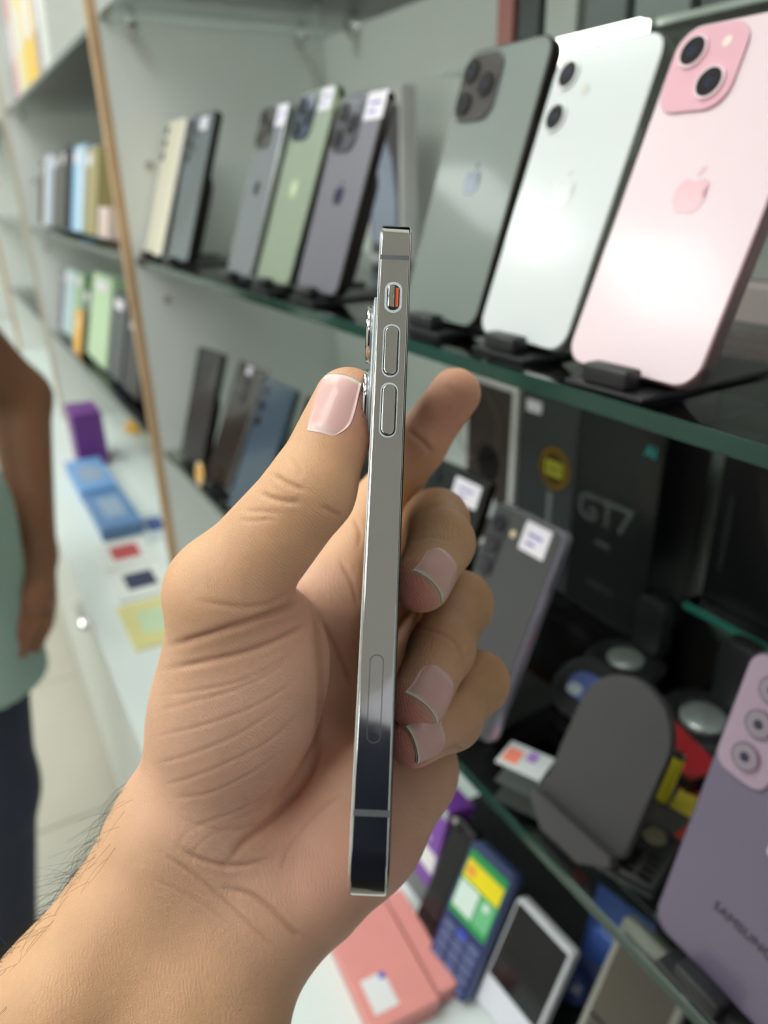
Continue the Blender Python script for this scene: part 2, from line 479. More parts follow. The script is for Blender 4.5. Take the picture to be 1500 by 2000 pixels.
phone('white phone with two stacked lenses between graphite and pink phones', -0.3058, 0.2547, zm, deg(-1), deg(19.0), .0715, .147, .0079, mat('frame_pewter', srgb(150, 152, 148), 0.3, 0.9), P_WH, 0.011,
      [(0.0125, 0.0130, 0.0072, RW), (0.0125, 0.0335, 0.0072, RW)], None, (0.0165, LG_W, 0.52), None, (0.0285, 0.0215, 0.0026, mat('flash_grey', srgb(205, 200, 194), 0.3)), stand_label='black phone stand under the white phone')
phone('pale pink phone with two diagonal lenses on a rose plate', -0.2232, 0.2460, zm, deg(2), deg(21.9), .0716, .1476, .0079, M_ROSE, P_PK, 0.011,
      [(0.0125, 0.0125, 0.0068, RP), (0.0265, 0.0265, 0.0068, RP)], (0.0025, 0.0025, 0.0345, 0.0345, 0.010, P_PK2), (0.0175, LG_P, 0.52),
      (0.050, 0.008, 0.018, 0.016), (0.0275, 0.0105, 0.0022, mat('flash_rose', srgb(246, 222, 214), 0.3)), stand_label='black phone stand under the pale pink phone')

zl = Z_LOW
phone('narrow black phone nearest the divider on the lower glass shelf', -0.9824, 0.2434, zl, deg(8), deg(18), .073, .158, .0085, M_DKFR, mat('back_charcoal', srgb(62, 62, 64), 0.25, coat=0.4), 0.004,
      [(0.009, 0.014 + 0.016 * i, .005, RB) for i in range(3)], stand_label='black phone stand under the narrow black phone')
phone('black phone with round camera cluster and small price sticker', -0.8833, 0.2482, zl, deg(4), deg(24), .073, .160, .0085, M_SILV, mat('back_brownblack', srgb(42, 38, 38), 0.2, coat=0.4), 0.004,
      [(0.018, 0.024, .007, RB), (0.036, 0.024, .007, RB), (0.018, 0.042, .007, RB), (0.036, 0.042, .007, RB)], (0.008, 0.014, 0.038, 0.038, 0.019, PLD), None, (0.03, 0.003, 0.012, 0.010), stand_label='black phone stand under the round-camera phone')
phone('dark blue phone beside the round-camera phone on the lower shelf', -0.7700, 0.2400, zl, deg(4), deg(24), .075, .160, .0085, mat('frame_steelblue', srgb(90, 112, 128), 0.3, 0.8), mat('back_bluegrey', srgb(64, 82, 98), 0.22, coat=0.4), 0.004,
      [(0.012, 0.014 + 0.018 * i, .006, RB) for i in range(3)], stand_label='black phone stand under the dark blue phone')
phone('black phone half hidden next to the dark blue phone', -0.675, 0.2500, zl, 0, deg(22), .073, .158, .0085, M_DKFR, mat('back_black', srgb(30, 30, 32), 0.25, coat=0.4), 0.005,
      [(0.010, 0.012 + 0.016 * i, .005, RB) for i in range(3)], stand_label='black phone stand under the half hidden black phone')
phone('black phone with large white sticker behind the folding phone', -0.4280, 0.2560, zl, deg(3), deg(20), .070, .160, .0085, M_DKFR, mat('back_black', srgb(30, 30, 32), 0.25), 0.004,
      [(0.011, 0.013 + 0.016 * i, .0052, RB) for i in range(3)], None, None, (0.034, 0.006, 0.030, 0.018), stand_label='black phone stand under the sticker-marked black phone')
phone('dark grey folding phone with silver hinge and three-lens strip', -0.3440, 0.2500, zl, deg(2), deg(21.6), .067, .155, .0125, mat('frame_chrome', srgb(188, 180, 196), 0.22, 0.6), mat('back_graphite', srgb(72, 71, 74), 0.4), 0.005,
      [(0.0115, 0.014 + 0.0155 * i, .0055, RB) for i in range(3)], (0.005, 0.006, 0.0135, 0.047, 0.0065, mat('plate_graphite', srgb(58, 57, 62), 0.3)), None, (0.034, 0.003, 0.024, 0.020), (0.027, 0.016, 0.0026, FL), bev=0.004, stand_label='black phone stand under the folding phone')
lil = mat('back_lilac', srgb(118, 108, 132), 0.28, coat=0.3, var=0.05, scale=15)
bl = on_z(1270, 1800, Z_LOW + 0.006)
phone('lilac grey phone with pink camera block and dark lettering', bl[0] + 0.0365, max(bl[1], 0.2440), zl, deg(-2), deg(13), .0745, .1615, .0079, mat('frame_violet', srgb(84, 78, 92), 0.3, 0.8), lil, 0.010,
      [(0.0165, 0.0145, .0068, mat('lens_ring_mauve', srgb(150, 128, 148), 0.25, 0.7)), (0.0160, 0.0320, .0068, mat('lens_ring_mauve', srgb(150, 128, 148), 0.25, 0.7)), (0.0155, 0.0495, .0068, mat('lens_ring_mauve', srgb(150, 128, 148), 0.25, 0.7))],
      (0.0018, 0.0018, 0.027, 0.060, 0.008, mat('plate_mauve', srgb(176, 152, 172), 0.2, coat=0.4)), None, (0.038, 0.070, 0.022, 0.014), None, stand_label='black phone stand under the lilac phone',
      lens_m=mat('lens_lilac', srgb(150, 136, 150), 0.12, coat=0.6), brand=('SAMSUNG', 0.0068, M_INK, 0.004, 0.036))


# ------------------------------------------------------------------ cartons and shelf goods
def carton(label, x0, x1, y0, d, z0, h, m, cat='carton', name='phone_carton', group=None, lid=True, bev=0.001, yaw=0.0, lean=0.0):
    c = thing(name, label, cat, ((x0 + x1) / 2, y0, E_ + z0), (-lean, 0, yaw), group)
    w_ = (x1 - x0) / 2
    if lid:
        obj('lid', bm_box(-w_, w_, 0, d * 0.55, 0.0, h, bev), m, c)
        obj('tray', bm_box(-w_ + 0.0008, w_ - 0.0008, d * 0.55, d, 0.0008, h - 0.0008, bev), m, c)
    else:
        obj('box', bm_box(-w_, w_, 0, d, 0, h, bev), m, c)
    return c


def panel(c, name, x0, x1, z0, z1, m, y=-0.0004, t=0.0004, r=0.001):
    return obj(name, bm_slab(x1 - x0, z1 - z0, r, y, y + t, x0=(x0 + x1) / 2, z0=z0, n=4), m, c)


B_BK = mat('carton_black', srgb(16, 16, 19), 0.3, coat=0.2)
B_DK = mat('carton_grey', srgb(58, 60, 62), 0.4)
B_WH = mat('carton_white', srgb(226, 222, 222), 0.4, var=0.02)
c = carton('black carton with GT7 lettering on the lower shelf', -0.440, -0.350, 0.440, 0.058, Z_LOW, 0.184, B_BK)
text_obj('GT7', 0.034, mat('letter_grey', srgb(120, 126, 126), 0.2, 0.6), c, -0.008, 0.098, -0.0004, 'model_lettering', 0.0006)
panel(c, 'small_print', -0.014, 0.002, 0.068, 0.072, mat('letter_dim', srgb(78, 80, 82), 0.4))
text_obj('realme', 0.011, mat('letter_dim', srgb(78, 80, 82), 0.4), c, -0.004, 0.030, -0.0004, 'brand_lettering')
text_obj('AI', 0.012, mat('letter_teal', srgb(60, 170, 172), 0.4), c, 0.032, 0.165, -0.0004, 'badge_lettering', 0.0004)
c = carton('plain black carton standing on the ledge next to the GT7 carton', -0.316, -0.236, 0.462, 0.052, -0.300, 0.138, B_BK)
panel(c, 'side_print', -0.03, -0.026, 0.03, 0.09, mat('letter_faint', srgb(44, 46, 50), 0.4))
c = carton('dark grey phone carton with round gold sticker', -0.519, -0.4425, 0.442, 0.055, Z_LOW, 0.181, B_DK)
g = obj('gold_sticker', bm_cyl(0.012, 0.118, 0.0195, -0.0007, 0, 32), mat('gold_foil', srgb(176, 132, 40), 0.3, 0.7), c)
obj('sticker_face', bm_cyl(0.012, 0.118, 0.0155, -0.0009, -0.0006, 32), mat('brown_foil', srgb(92, 72, 34), 0.35, 0.5), g)
panel(g, 'sticker_band', 0.001, 0.024, 0.111, 0.125, mat('olive_foil', srgb(178, 172, 40), 0.4), -0.0012)
panel(g, 'sticker_print', 0.004, 0.021, 0.1165, 0.1195, mat('olive_dark', srgb(98, 92, 20), 0.5), -0.0015, 0.0003)
panel(c, 'price_sticker', -0.030, -0.010, 0.163, 0.174, M_STICK, -0.0006)
panel(c, 'side_print', 0.006, 0.012, 0.040, 0.094, mat('print_grey', srgb(120, 124, 126), 0.4))
c = carton('white phone carton with dark titanium picture beside the gold-sticker carton', -0.606, -0.5225, 0.440, 0.05, Z_LOW, 0.183, B_WH)
pp = panel(c, 'picture', -0.0345, 0.0345, 0.009, 0.175, mat('picture_brown', srgb(74, 66, 62), 0.3), -0.0004)
obj('picture_swirl', bm_ring(-0.02, 0.13, 0.036, 0.0375, -0.0006, -0.0003, 40), mat('picture_gold', srgb(150, 128, 104), 0.3, 0.5), pp)
obj('picture_lens', bm_cyl(0.004, 0.050, 0.014, -0.0006, -0.0003, 28), mat('picture_pale', srgb(196, 200, 200), 0.3), pp)
obj('picture_dark', bm_cyl(0.002, 0.096, 0.019, -0.0006, -0.0003, 28), mat('picture_black', srgb(36, 32, 32), 0.3), pp)
c = carton('white phone carton with pale blue swirl picture on the middle shelf', -0.857, -0.777, 0.470, 0.02, Z_MID, 0.184, B_WH)
pp = panel(c, 'picture', -0.0345, 0.0345, 0.006, 0.164, mat('picture_mauve', srgb(98, 92, 96), 0.3), -0.0004)
obj('picture_swirl', bm_poly([(-0.030, 0.02), (0.026, 0.02), (0.027, 0.07), (0.018, 0.11), (0.0, 0.138), (-0.012, 0.146), (-0.03, 0.13)], -0.0006, -0.0003), mat('picture_ice', srgb(172, 178, 198), 0.3), pp)
c = carton('low pale pink carton behind the pink phone on the middle shelf', -0.330, -0.215, 0.43, 0.06, Z_MID, 0.022, mat('carton_pink', srgb(206, 186, 184), 0.45))
c = carton('frosted clear carton upright behind the pink phone', -0.325, -0.22, 0.455, 0.03, Z_MID + 0.0225, 0.10, mat('carton_frost', srgb(168, 174, 166), 0.2, coat=0.4), lid=False)
c = carton('small purple carton leaning behind the white and pink phones', -0.392, -0.345, 0.42, 0.03, Z_MID, 0.15, mat('carton_purple', srgb(120, 84, 150), 0.4))

# glowing bar added for the bright strip under the short upper ledge
lb = thing('glow_bar', 'bright white glowing bar under the short glass ledge', 'light bar', (-0.412, 0.3960, E_ + 0.0885))
obj('channel', bm_box(-0.042, 0.042, 0.0005, 0.0035, -0.018, -0.0005), M_CHROME, lb)
obj('diffuser', bm_box(-0.040, 0.040, -0.006, 0.0004, -0.019, -0.0005, 0.002), mat('bar_glow', (0.95, 1, 0.9), 0.4, var=0, emit=(0.95, 1.0, 0.88), estr=7.0), lb)
# goods on the short upper ledge
x = -0.575
for wd, hh, cl_, lab in ((0.020, 0.085, (196, 132, 126), 'small coral red carton on the short glass ledge'), (0.024, 0.08, (92, 96, 98), 'small grey carton beside the coral red carton'),
                     (0.034, 0.09, (206, 208, 204), 'small white carton on the short glass ledge'), (0.040, 0.085, (126, 132, 132), 'small silver grey carton next to the white carton'),
                     (0.046, 0.088, (148, 156, 154), 'pale grey carton on the short glass ledge'), (0.05, 0.082, (104, 110, 108), 'dark grey carton last on the short glass ledge')):
    c = carton(lab, x, x + wd, 0.44, 0.05, 0.088, hh, mat('mini_%d' % cl_[0], srgb(*cl_), 0.4), name='small_carton')
    panel(c, 'label_print', -wd * 0.3, wd * 0.3, hh * 0.6, hh * 0.8, M_STICK)
    x += wd + 0.008


# dark grey holder with a rounded back, on the lower shelf
def holder(label, x, y, z, yaw, lean, m, sc=1.0):
    h = thing('phone_holder', label, 'phone holder', (x, y, E_ + z), (0, 0, yaw))
    pts = []
    W_, H_ = 0.031 * sc, 0.100 * sc
    for k in range(21):
        a = math.pi * k / 20
        pts.append((W_ * math.cos(a), H_ - W_ + W_ * 1.0 * math.sin(a)))
    pts += [(-W_ * 1.05, 0.01), (-W_ * 0.8, 0.0), (W_ * 0.8, 0.0), (W_ * 1.05, 0.01)]
    bm = bm_poly(pts, 0.0, 0.006 * sc)
    bmesh.ops.bevel(bm, geom=[e for e in bm.edges if len(e.link_faces) == 2 and any(len(f.verts) > 4 for f in e.link_faces)], offset=0.0012, segments=2, affect='EDGES')
    b = obj('back_plate', bm, m, h); b.rotation_euler = (-lean, 0, 0); b.location = (0, 0.0, 0.006)
    bm = bm_slab(0.066 * sc, 0.085 * sc, 0.028 * sc, -0.006, 0.0, 0.0018, n=10)
    f = obj('base_plate', bm, m, h); f.rotation_euler = (-math.pi / 2, 0, 0); f.location = (0, -0.003, 0.0001)
    f.location.z = 0.0001
    bm = bm_poly([(W_ * 1.05, 0.0), (W_ * 0.5, -0.012), (-W_ * 0.5, -0.012), (-W_ * 1.05, 0.0), (-W_ * 0.95, 0.004), (W_ * 0.95, 0.004)], -0.004, 0.004)
    l = obj('front_lip', bm, m, h); l.location = (0, -0.004, 0.0135); l.rotation_euler = (-0.5, 0, 0)
    for s in (-1, 1):
        hg = obj('hinge_pin', bm_cyl(0, 0, 0.0022, -0.003, 0.003, 12), M_BLK, h)
        hg.location = (s * W_ * 0.92, -0.0035, 0.012)
    return h


HG = mat('holder_grey', srgb(66, 63, 65), 0.55, bump=0.08)
bp_ = on_z(1165, 1640, Z_LOW)
holder('dark grey folding phone holder with a rounded back', -0.224, 0.2500, Z_LOW, deg(2), deg(24), HG, 1.0)

# small goods between the holder and the cartons on the lower shelf
t = thing('watch_dock', 'black round watch dock with tall post beside the GT7 carton', 'watch dock', (-0.332, 0.405, E_ + Z_LOW), group=None)


def dock(t, s=1.0):
    obj('base_ring', bm_vcyl(0, 0, [(0.010 * s, 0.0), (0.029 * s, 0.0), (0.031 * s, 0.003), (0.028 * s, 0.008 * s), (0.017 * s, 0.008 * s), (0.015 * s, 0.005)], 32), M_BLK, t, True)
    obj('metal_puck', bm_vcyl(0, 0, [(0.0145 * s, 0.0051), (0.0145 * s, 0.0085 * s), (0.012 * s, 0.0095 * s)], 28), mat('puck_silver', srgb(196, 200, 198), 0.2, 0.6), t, True)
    p = obj('post', bm_slab(0.026 * s, 0.050 * s, 0.008, -0.007 * s, 0.007 * s, 0.002), M_BLK, t, True)
    p.location = (0.004, 0.0225 * s, 0.008 * s)


dock(t)
t = thing('watch_dock', 'black round watch dock with tall post behind the lilac phone', 'watch dock', (-0.252, 0.397, E_ + Z_LOW)); dock(t, 1.12)
t = thing('glint_puck', 'glossy white round puck added for a light reflection beside the dark grey holder', 'glint', (-0.286, 0.352, E_ + Z_LOW))  # near-white disc added in place of a light reflection on the shelf
obj('puck', bm_vcyl(0, 0, [(0.013, 0), (0.015, 0.002), (0.015, 0.008), (0.011, 0.0105)], 28), mat('glint_white', srgb(244, 250, 248), 0.08, coat=0.6), t, True)
obj('puck_tab', bm_box(0.0148, 0.022, -0.002, 0.002, 0.003, 0.006, 0.0006), M_WHITE, t)
t = thing('power_bank', 'black power bank with a red rim behind the dark grey holder', 'power bank', (-0.232, 0.347, E_ + Z_LOW), (0, 0, deg(-12)))
obj('body', bm_box(-0.024, 0.024, -0.012, 0.012, 0, 0.017, 0.002), M_BLKG, t)
obj('red_rim', bm_box(-0.0245, 0.0245, -0.0125, 0.0125, 0.0171, 0.0205, 0.001), mat('rim_red', srgb(176, 40, 48), 0.35), t)
obj('power_button', bm_cyl(0.0, 0.009, 0.003, -0.0128, -0.0119, 14), M_CHROME, t)
t = thing('lighter', 'small yellow bar standing in the opening of the grey holder', 'lighter', (-0.2165, 0.312, E_ + Z_LOW + 0.0066), (deg(-20), 0, 0))
obj('body', bm_box(-0.0045, 0.0045, -0.003, 0.003, 0, 0.030, 0.0015), mat('bar_yellow', srgb(226, 210, 44), 0.35), t)
obj('cap', bm_box(-0.0043, 0.0043, -0.0028, 0.0028, 0.0301, 0.034, 0.001), M_CHROME, t)
t = thing('snack_packet', 'flat red and yellow packet lying left of the lilac phone', 'packet', (-0.192, 0.315, E_ + Z_LOW), (0, 0, deg(18)))
obj('pouch', bm_box(-0.022, 0.022, -0.030, 0.030, 0, 0.006, 0.0025), mat('packet_red', srgb(196, 64, 58), 0.35, bump=0.3), t, True)
obj('yellow_print', bm_box(-0.018, 0.004, 0.004, 0.022, 0.0060, 0.0063), mat('packet_yellow', srgb(224, 200, 70), 0.4), t)
obj('white_print', bm_box(0.006, 0.018, -0.006, 0.022, 0.0060, 0.0063), M_WHITE, t)
t = thing('keypad_phone', 'dark keypad phone lying flat with a round metal key', 'keypad phone', (-0.196, 0.272, E_ + Z_LOW), (0, 0, deg(20)))
obj('body', bm_box(-0.018, 0.018, -0.022, 0.022, 0, 0.009, 0.003), M_BLK, t, True)
obj('round_key', bm_vcyl(0.004, 0.012, [(0.0066, 0.0088), (0.0066, 0.0100), (0.0035, 0.0100), (0.0033, 0.0095)], 20), mat('key_bronze', srgb(150, 140, 118), 0.3, 0.6), t)
kb = None
for i in range(3):
    for j in range(4):
        if kb is None: q = obj('key', bm_box(-0.0035, 0.0035, -0.002, 0.002, 0, 0.0008, 0.0003), M_DKFR, t); kb = q.data
        else: q = link(bpy.data.objects.new('key', kb), t)
        q.location = (-0.010 + 0.010 * i, -0.018 + 0.0055 * j, 0.0091)
t = thing('toggle_clip', 'tiny red plastic clip beside the keypad phone', 'clip', (-0.214, 0.2475, E_ + Z_LOW))
obj('clip_body', bm_box(-0.005, 0.005, -0.004, 0.004, 0, 0.006, 0.002), mat('clip_red', srgb(206, 36, 44), 0.35), t, True)
obj('clip_tab', bm_box(-0.002, 0.002, -0.007, -0.0041, 0.001, 0.003, 0.0005), mat('clip_red', srgb(206, 36, 44), 0.35), t)
t = thing('phone_grip', 'black ring grip with a blue and white oval face', 'phone grip', (-0.312, 0.325, E_ + Z_LOW), (deg(-58), 0, deg(10)))
obj('pad', bm_slab(0.052, 0.050, 0.022, 0.0, 0.006, 0.0015), M_BLK, t)
q = obj('oval_face', bm_slab(0.028, 0.022, 0.0105, -0.0012, 0.0, 0.0004, z0=0.014), mat('oval_blue', srgb(96, 112, 178), 0.3, var=0.35, scale=60), t)
obj('oval_patch', bm_slab(0.012, 0.009, 0.0043, -0.0016, -0.0010, x0=-0.006, z0=0.015), mat('oval_pale', srgb(196, 206, 216), 0.3), q)  # pale part of the blue and white face
t = thing('picture_card', 'small white card with coloured print lying on the lower glass shelf', 'card', (-0.290, 0.268, E_ + Z_LOW), (0, 0, deg(24)))
obj('card', bm_box(-0.016, 0.016, -0.012, 0.012, 0, 0.0012), mat('card_pale', srgb(206, 208, 208), 0.4), t)
obj('orange_print', bm_box(-0.014, -0.003, -0.008, 0.006, 0.0012, 0.0014), mat('print_coral', srgb(238, 134, 112), 0.5), t)
obj('violet_print', bm_box(0.0, 0.007, 0.0, 0.010, 0.0012, 0.0014), mat('print_violet', srgb(160, 120, 190), 0.5), t)
t = thing('price_tag', 'small round orange tag on the lower shelf edge by the round-camera phone', 'tag', (-0.905, 0.2315, E_ + Z_LOW), (deg(-8), 0, 0))
obj('tag_disc', bm_cyl(0, 0.016, 0.016, 0.0, 0.0015, 28), mat('tag_orange', srgb(244, 178, 44), 0.45), t)
obj('tag_rim', bm_ring(0, 0.016, 0.0135, 0.0155, -0.0004, 0.0001), M_WHITE, t)

# ------------------------------------------------------------------ goods on the counter under the lower shelf
zc = Z_CNT
p = thing('keypad_phone', 'navy keypad phone with green and yellow screen label', 'keypad phone', (-0.3341, 0.2358, E_ + zc + 0.006), (deg(-26), 0, deg(6.5)))
W_, H_ = .050, .120
NV = mat('navy_plastic', srgb(44, 52, 100), 0.35)
obj('body', bm_slab(W_, H_, 0.006, 0.0, 0.013, 0.002), mat('navy_rim', srgb(66, 80, 118), 0.3), p, True)
obj('front_cover', bm_slab(W_ - 0.003, H_ - 0.003, 0.005, -0.0006, 0.001, 0.0003, z0=0.0015), NV, p)
sc = panel(p, 'screen_label', -0.0215, 0.0215, 0.056, 0.114, mat('label_green', srgb(40, 150, 78), 0.4), -0.0010)
panel(sc, 'yellow_band', -0.0205, 0.0205, 0.089, 0.106, mat('label_yellow', srgb(240, 220, 20), 0.4), -0.0012, 0.0003)
panel(sc, 'white_field', -0.0205, 0.002, 0.062, 0.087, mat('label_white', srgb(216, 232, 224), 0.4), -0.0012, 0.0003)
panel(sc, 'green_field', 0.004, 0.0200, 0.062, 0.087, mat('label_mint', srgb(110, 190, 136), 0.4), -0.0012, 0.0003)
panel(sc, 'badge', 0.008, 0.015, 0.078, 0.085, mat('label_white', srgb(216, 232, 224), 0.4), -0.0015, 0.0003, 0.0034)
panel(sc, 'coral_mark', -0.0185, -0.0095, 0.0935, 0.1015, mat('label_coral', srgb(240, 160, 70), 0.5), -0.0015, 0.0003)
kd = None
for i in range(3):
    for j in range(5):
        if kd is None:
            q = obj('key', bm_box(-0.006, 0.006, -0.0009, 0.0, -0.0033, 0.0033, 0.0003), mat('key_steel', srgb(96, 108, 150), 0.35), p); kd = q.data
        else: q = link(bpy.data.objects.new('key', kd), p)
        q.location = (-0.0145 + 0.0145 * i, -0.0006, 0.007 + 0.0094 * j)
panel(p, 'call_key', -0.005, 0.005, 0.0445, 0.0505, mat('key_blue', srgb(60, 80, 190), 0.3), -0.0018, 0.0009)

p = thing('flip_phone', 'white bordered phone with black upper screen on the counter', 'flip phone', (-0.280, 0.2520, E_ + zc + 0.006), (deg(-24), 0, deg(3)))
W_, H_ = .060, .101
obj('body', bm_slab(W_, H_, 0.004, 0.0, 0.011, 0.0022), mat('flip_white', srgb(224, 222, 228), 0.3), p, True)
panel(p, 'black_screen', -W_ / 2 + 0.003, W_ / 2 - 0.003, 0.030, H_ - 0.003, M_BLKG, -0.0006, 0.0008)
panel(p, 'white_cover', -W_ / 2 + 0.002, W_ / 2 - 0.002, 0.003, 0.0295, mat('flip_cover', srgb(226, 226, 236), 0.35), -0.0008, 0.001)
p = thing('clear_case', 'grey phone in a clear plastic case under the lilac phone', 'phone case', (-0.198, 0.2570, E_ + zc + 0.005), (deg(-22), 0, deg(3)))
W_, H_ = .058, .160
obj('shell', bm_slab(W_, H_, 0.005, 0.0, 0.010, 0.002), mat('clear_shell', srgb(150, 148, 140), 0.15, coat=0.5), p, True)
panel(p, 'inner_back', -W_ / 2 + 0.005, W_ / 2 - 0.005, 0.008, H_ - 0.010, mat('case_brown', srgb(86, 78, 70), 0.3), -0.0007, 0.001)
panel(p, 'hinge_line', -W_ / 2 + 0.005, W_ / 2 - 0.005, 0.080, 0.083, M_BLKG, -0.0010, 0.0004)
c = carton('purple printed carton standing by the slim black phone on the counter', -0.472, -0.404, 0.262, 0.03, zc, 0.110, mat('carton_violet', srgb(122, 62, 160), 0.4), lean=deg(14))
panel(c, 'white_band', -0.032, 0.032, 0.038, 0.058, M_WHITE)
panel(c, 'silver_top', -0.034, 0.034, 0.100, 0.109, M_SILV, -0.0008)
for q in range(3): panel(c, 'white_print', -0.028, 0.020 - 0.008 * q, 0.066 + 0.011 * q, 0.071 + 0.011 * q, mat('print_lilac', srgb(196, 160, 220), 0.5))
panel(c, 'grey_foot', -0.033, 0.033, 0.002, 0.022, mat('carton_ash', srgb(110, 110, 112), 0.4))
p = thing('slim_phone', 'slim black phone with metal corner pins next to the navy keypad phone', 'smartphone', (-0.379, 0.2400, E_ + zc + 0.005), (deg(-25), 0, deg(2)))
obj('body', bm_slab(.028, .118, 0.005, 0.0, 0.010, 0.002), M_BLKG, p, True)
for sz in (0.004, 0.114):
    obj('corner_pin', bm_cyl(-0.0118, sz, 0.0028, -0.002, 0.002, 14), M_CHROME, p)
panel(p, 'glass_strip', -0.011, 0.011, 0.010, 0.108, mat('strip_dark', srgb(24, 26, 30), 0.12), -0.0006, 0.0008)
c = thing('pink_carton', 'salmon pink carton lying flat on the white counter', 'carton', (-0.371, 0.194, E_ + zc), (0, 0, deg(-4)))
obj('tray', bm_box(-0.052, 0.052, -0.029, 0.029, 0, 0.011, 0.001), mat('salmon_tray', srgb(206, 132, 126), 0.45), c)
obj('lid', bm_box(-0.053, 0.053, -0.030, 0.030, 0.0112, 0.022, 0.0012), mat('salmon', srgb(232, 150, 144), 0.45), c)
q = obj('white_sticker', bm_box(0.012, 0.042, -0.022, -0.001, 0.022, 0.0223), M_WHITE, c)
obj('blue_corner', bm_box(0.012, 0.018, -0.006, -0.001, 0.0223, 0.0225), mat('sticker_blue', srgb(96, 96, 200), 0.5), q)
c = thing('pink_sleeve', 'second salmon pink carton lying behind the first on the counter', 'carton', (-0.372, 0.2355, E_ + zc), (0, 0, deg(-4)))
obj('tray', bm_box(-0.05, 0.05, -0.0085, 0.0085, 0, 0.010, 0.001), mat('salmon_tray', srgb(206, 132, 126), 0.45), c)
obj('lid', bm_box(-0.0505, 0.0505, -0.009, 0.009, 0.0102, 0.018, 0.001), mat('salmon', srgb(232, 150, 144), 0.45), c)
for i, (bx, by, bz, ry, cl_, lab) in enumerate(((-0.262, 0.345, 0.09, 10, (66, 92, 160), 'blue blister pack behind the white bordered phone'), (-0.245, 0.365, 0.06, -14, (168, 184, 196), 'pale blister pack behind the white bordered phone'),
                                            (-0.275, 0.318, 0.045, 22, (60, 72, 120), 'navy blister pack at the foot of the white bordered phone'))):
    t = thing('blister_pack', lab, 'blister pack', (bx, by, E_ + zc + 0.0042), (deg(-12), 0, deg(ry)))
    obj('card', bm_box(-0.026, 0.026, 0.0, 0.001, 0, bz, 0.0003), mat('blister_%d' % i, srgb(*cl_), 0.4), t)
    obj('bubble', bm_slab(0.034, bz * 0.6, 0.008, -0.012, 0.0, 0.003, z0=bz * 0.1), mat('bubble_%d' % i, srgb(*[min(255, int(v * 1.2)) for v in cl_]), 0.1, coat=0.5), t, True)
t = thing('dark_tray', 'flat black tray added to darken the counter under the blister packs', 'tray', (-0.27, 0.355, E_ + zc))  # dark sheet added to make the lit counter top read black
obj('mat', bm_box(-0.22, 0.32, -0.068, 0.078, 0, 0.003), mat('tray_dark', srgb(26, 27, 30), 0.9), t)
for a in ((-0.222, 0.322, -0.070, -0.0681), (-0.222, 0.322, 0.0781, 0.080)): obj('rim', bm_box(a[0], a[1], a[2], a[3], 0, 0.006), M_BLK, t)
t = thing('card_reader', 'silver card reader at the foot of the clear plastic case', 'card reader', (-0.150, 0.247, E_ + zc), (0, 0, deg(20)))
obj('body', bm_box(-0.012, 0.012, -0.006, 0.006, 0, 0.086, 0.002), M_BLKG, t)
obj('silver_cap', bm_box(-0.0125, 0.0125, -0.0065, 0.0065, 0.0861, 0.100, 0.002), M_SILV, t, True)
# darker goods further back below the shelf
for bx, w_, h_, wh in ((-0.66, 0.09, 0.15, 'behind the half hidden black phone'), (-0.55, 0.085, 0.17, 'left of the purple printed carton'), (-0.44, 0.09, 0.18, 'behind the purple printed carton'), (-0.335, 0.09, 0.185, 'behind the navy keypad phone'),
                       (-0.22, 0.10, 0.18, 'behind the blue blister pack'), (-0.10, 0.09, 0.17, 'behind the silver card reader'), (0.02, 0.1, 0.18, 'farthest from the purple printed carton')):
    c = carton('black accessory carton against the back wall ' + wh, bx - w_ / 2, bx + w_ / 2, 0.44, 0.06, zc, h_, mat('carton_night', srgb(30, 32, 35), 0.4), group='black cartons under the lower shelf')
    panel(c, 'label_print', -w_ * 0.25, w_ * 0.25, h_ * 0.55, h_ * 0.62, mat('print_dim', srgb(96, 98, 100), 0.5))

# ------------------------------------------------------------------ neighbouring bay
G = dict(
    fold=[('silver grey folder first on the upper shelf of the neighbouring bay', -2.290, 0.05, 0.30, (176, 172, 178)), ('rose red folder between silver and white folders', -2.225, 0.07, 0.31, (226, 158, 158)),
          ('white folder between the red and cream folders', -2.145, 0.06, 0.30, (226, 226, 216)), ('cream yellow folder beside the bright yellow folder', -2.075, 0.10, 0.31, (238, 218, 150)),
          ('bright yellow folder on the upper shelf', -1.965, 0.16, 0.31, (246, 200, 74)), ('thin lilac folder beside the bright yellow folder', -1.795, 0.06, 0.30, (176, 160, 172)), ('white folder last in the row of folders', -1.725, 0.09, 0.30, (222, 222, 218))])
for lab, x0, w_, h_, cl_ in G['fold']:
    t = thing('folder', lab, 'folder', (x0 + w_ / 2, 0.250, E_ + Z_UP), (deg(-3), 0, 0))
    m_ = mat('folder_%d_%d' % cl_[:2], srgb(*cl_), 0.4, var=0.04)
    obj('cover', bm_box(-w_ / 2, w_ / 2, 0, 0.07, 0.004, h_, 0.002), m_, t)
    panel(t, 'spine_label', -w_ * 0.3, w_ * 0.3, h_ * 0.3, h_ * 0.55, M_WHITE, -0.0006)
left_mid = [('black phone carton first on the middle shelf of the next bay', -2.285, .075, .150, (52, 54, 56), None), ('white phone carton with a blue stripe on the next bay middle shelf', -2.195, .135, .162, (218, 216, 218), (150, 186, 226)),
            ('dark brown carton between white and sky blue cartons', -2.045, .125, .162, (78, 74, 72), (98, 92, 90)), ('near black carton beside the dark brown carton', -1.91, .085, .166, (54, 54, 54), None),
            ('sky blue carton with white lettering block', -1.755, .135, .160, (150, 196, 236), (214, 226, 234)), ('olive gold carton beside the sky blue carton', -1.605, .120, .150, (160, 146, 96), None),
            ('small pale pink carton at the shelf end by the beech edge', -1.46, .09, .05, (214, 190, 182), None)]
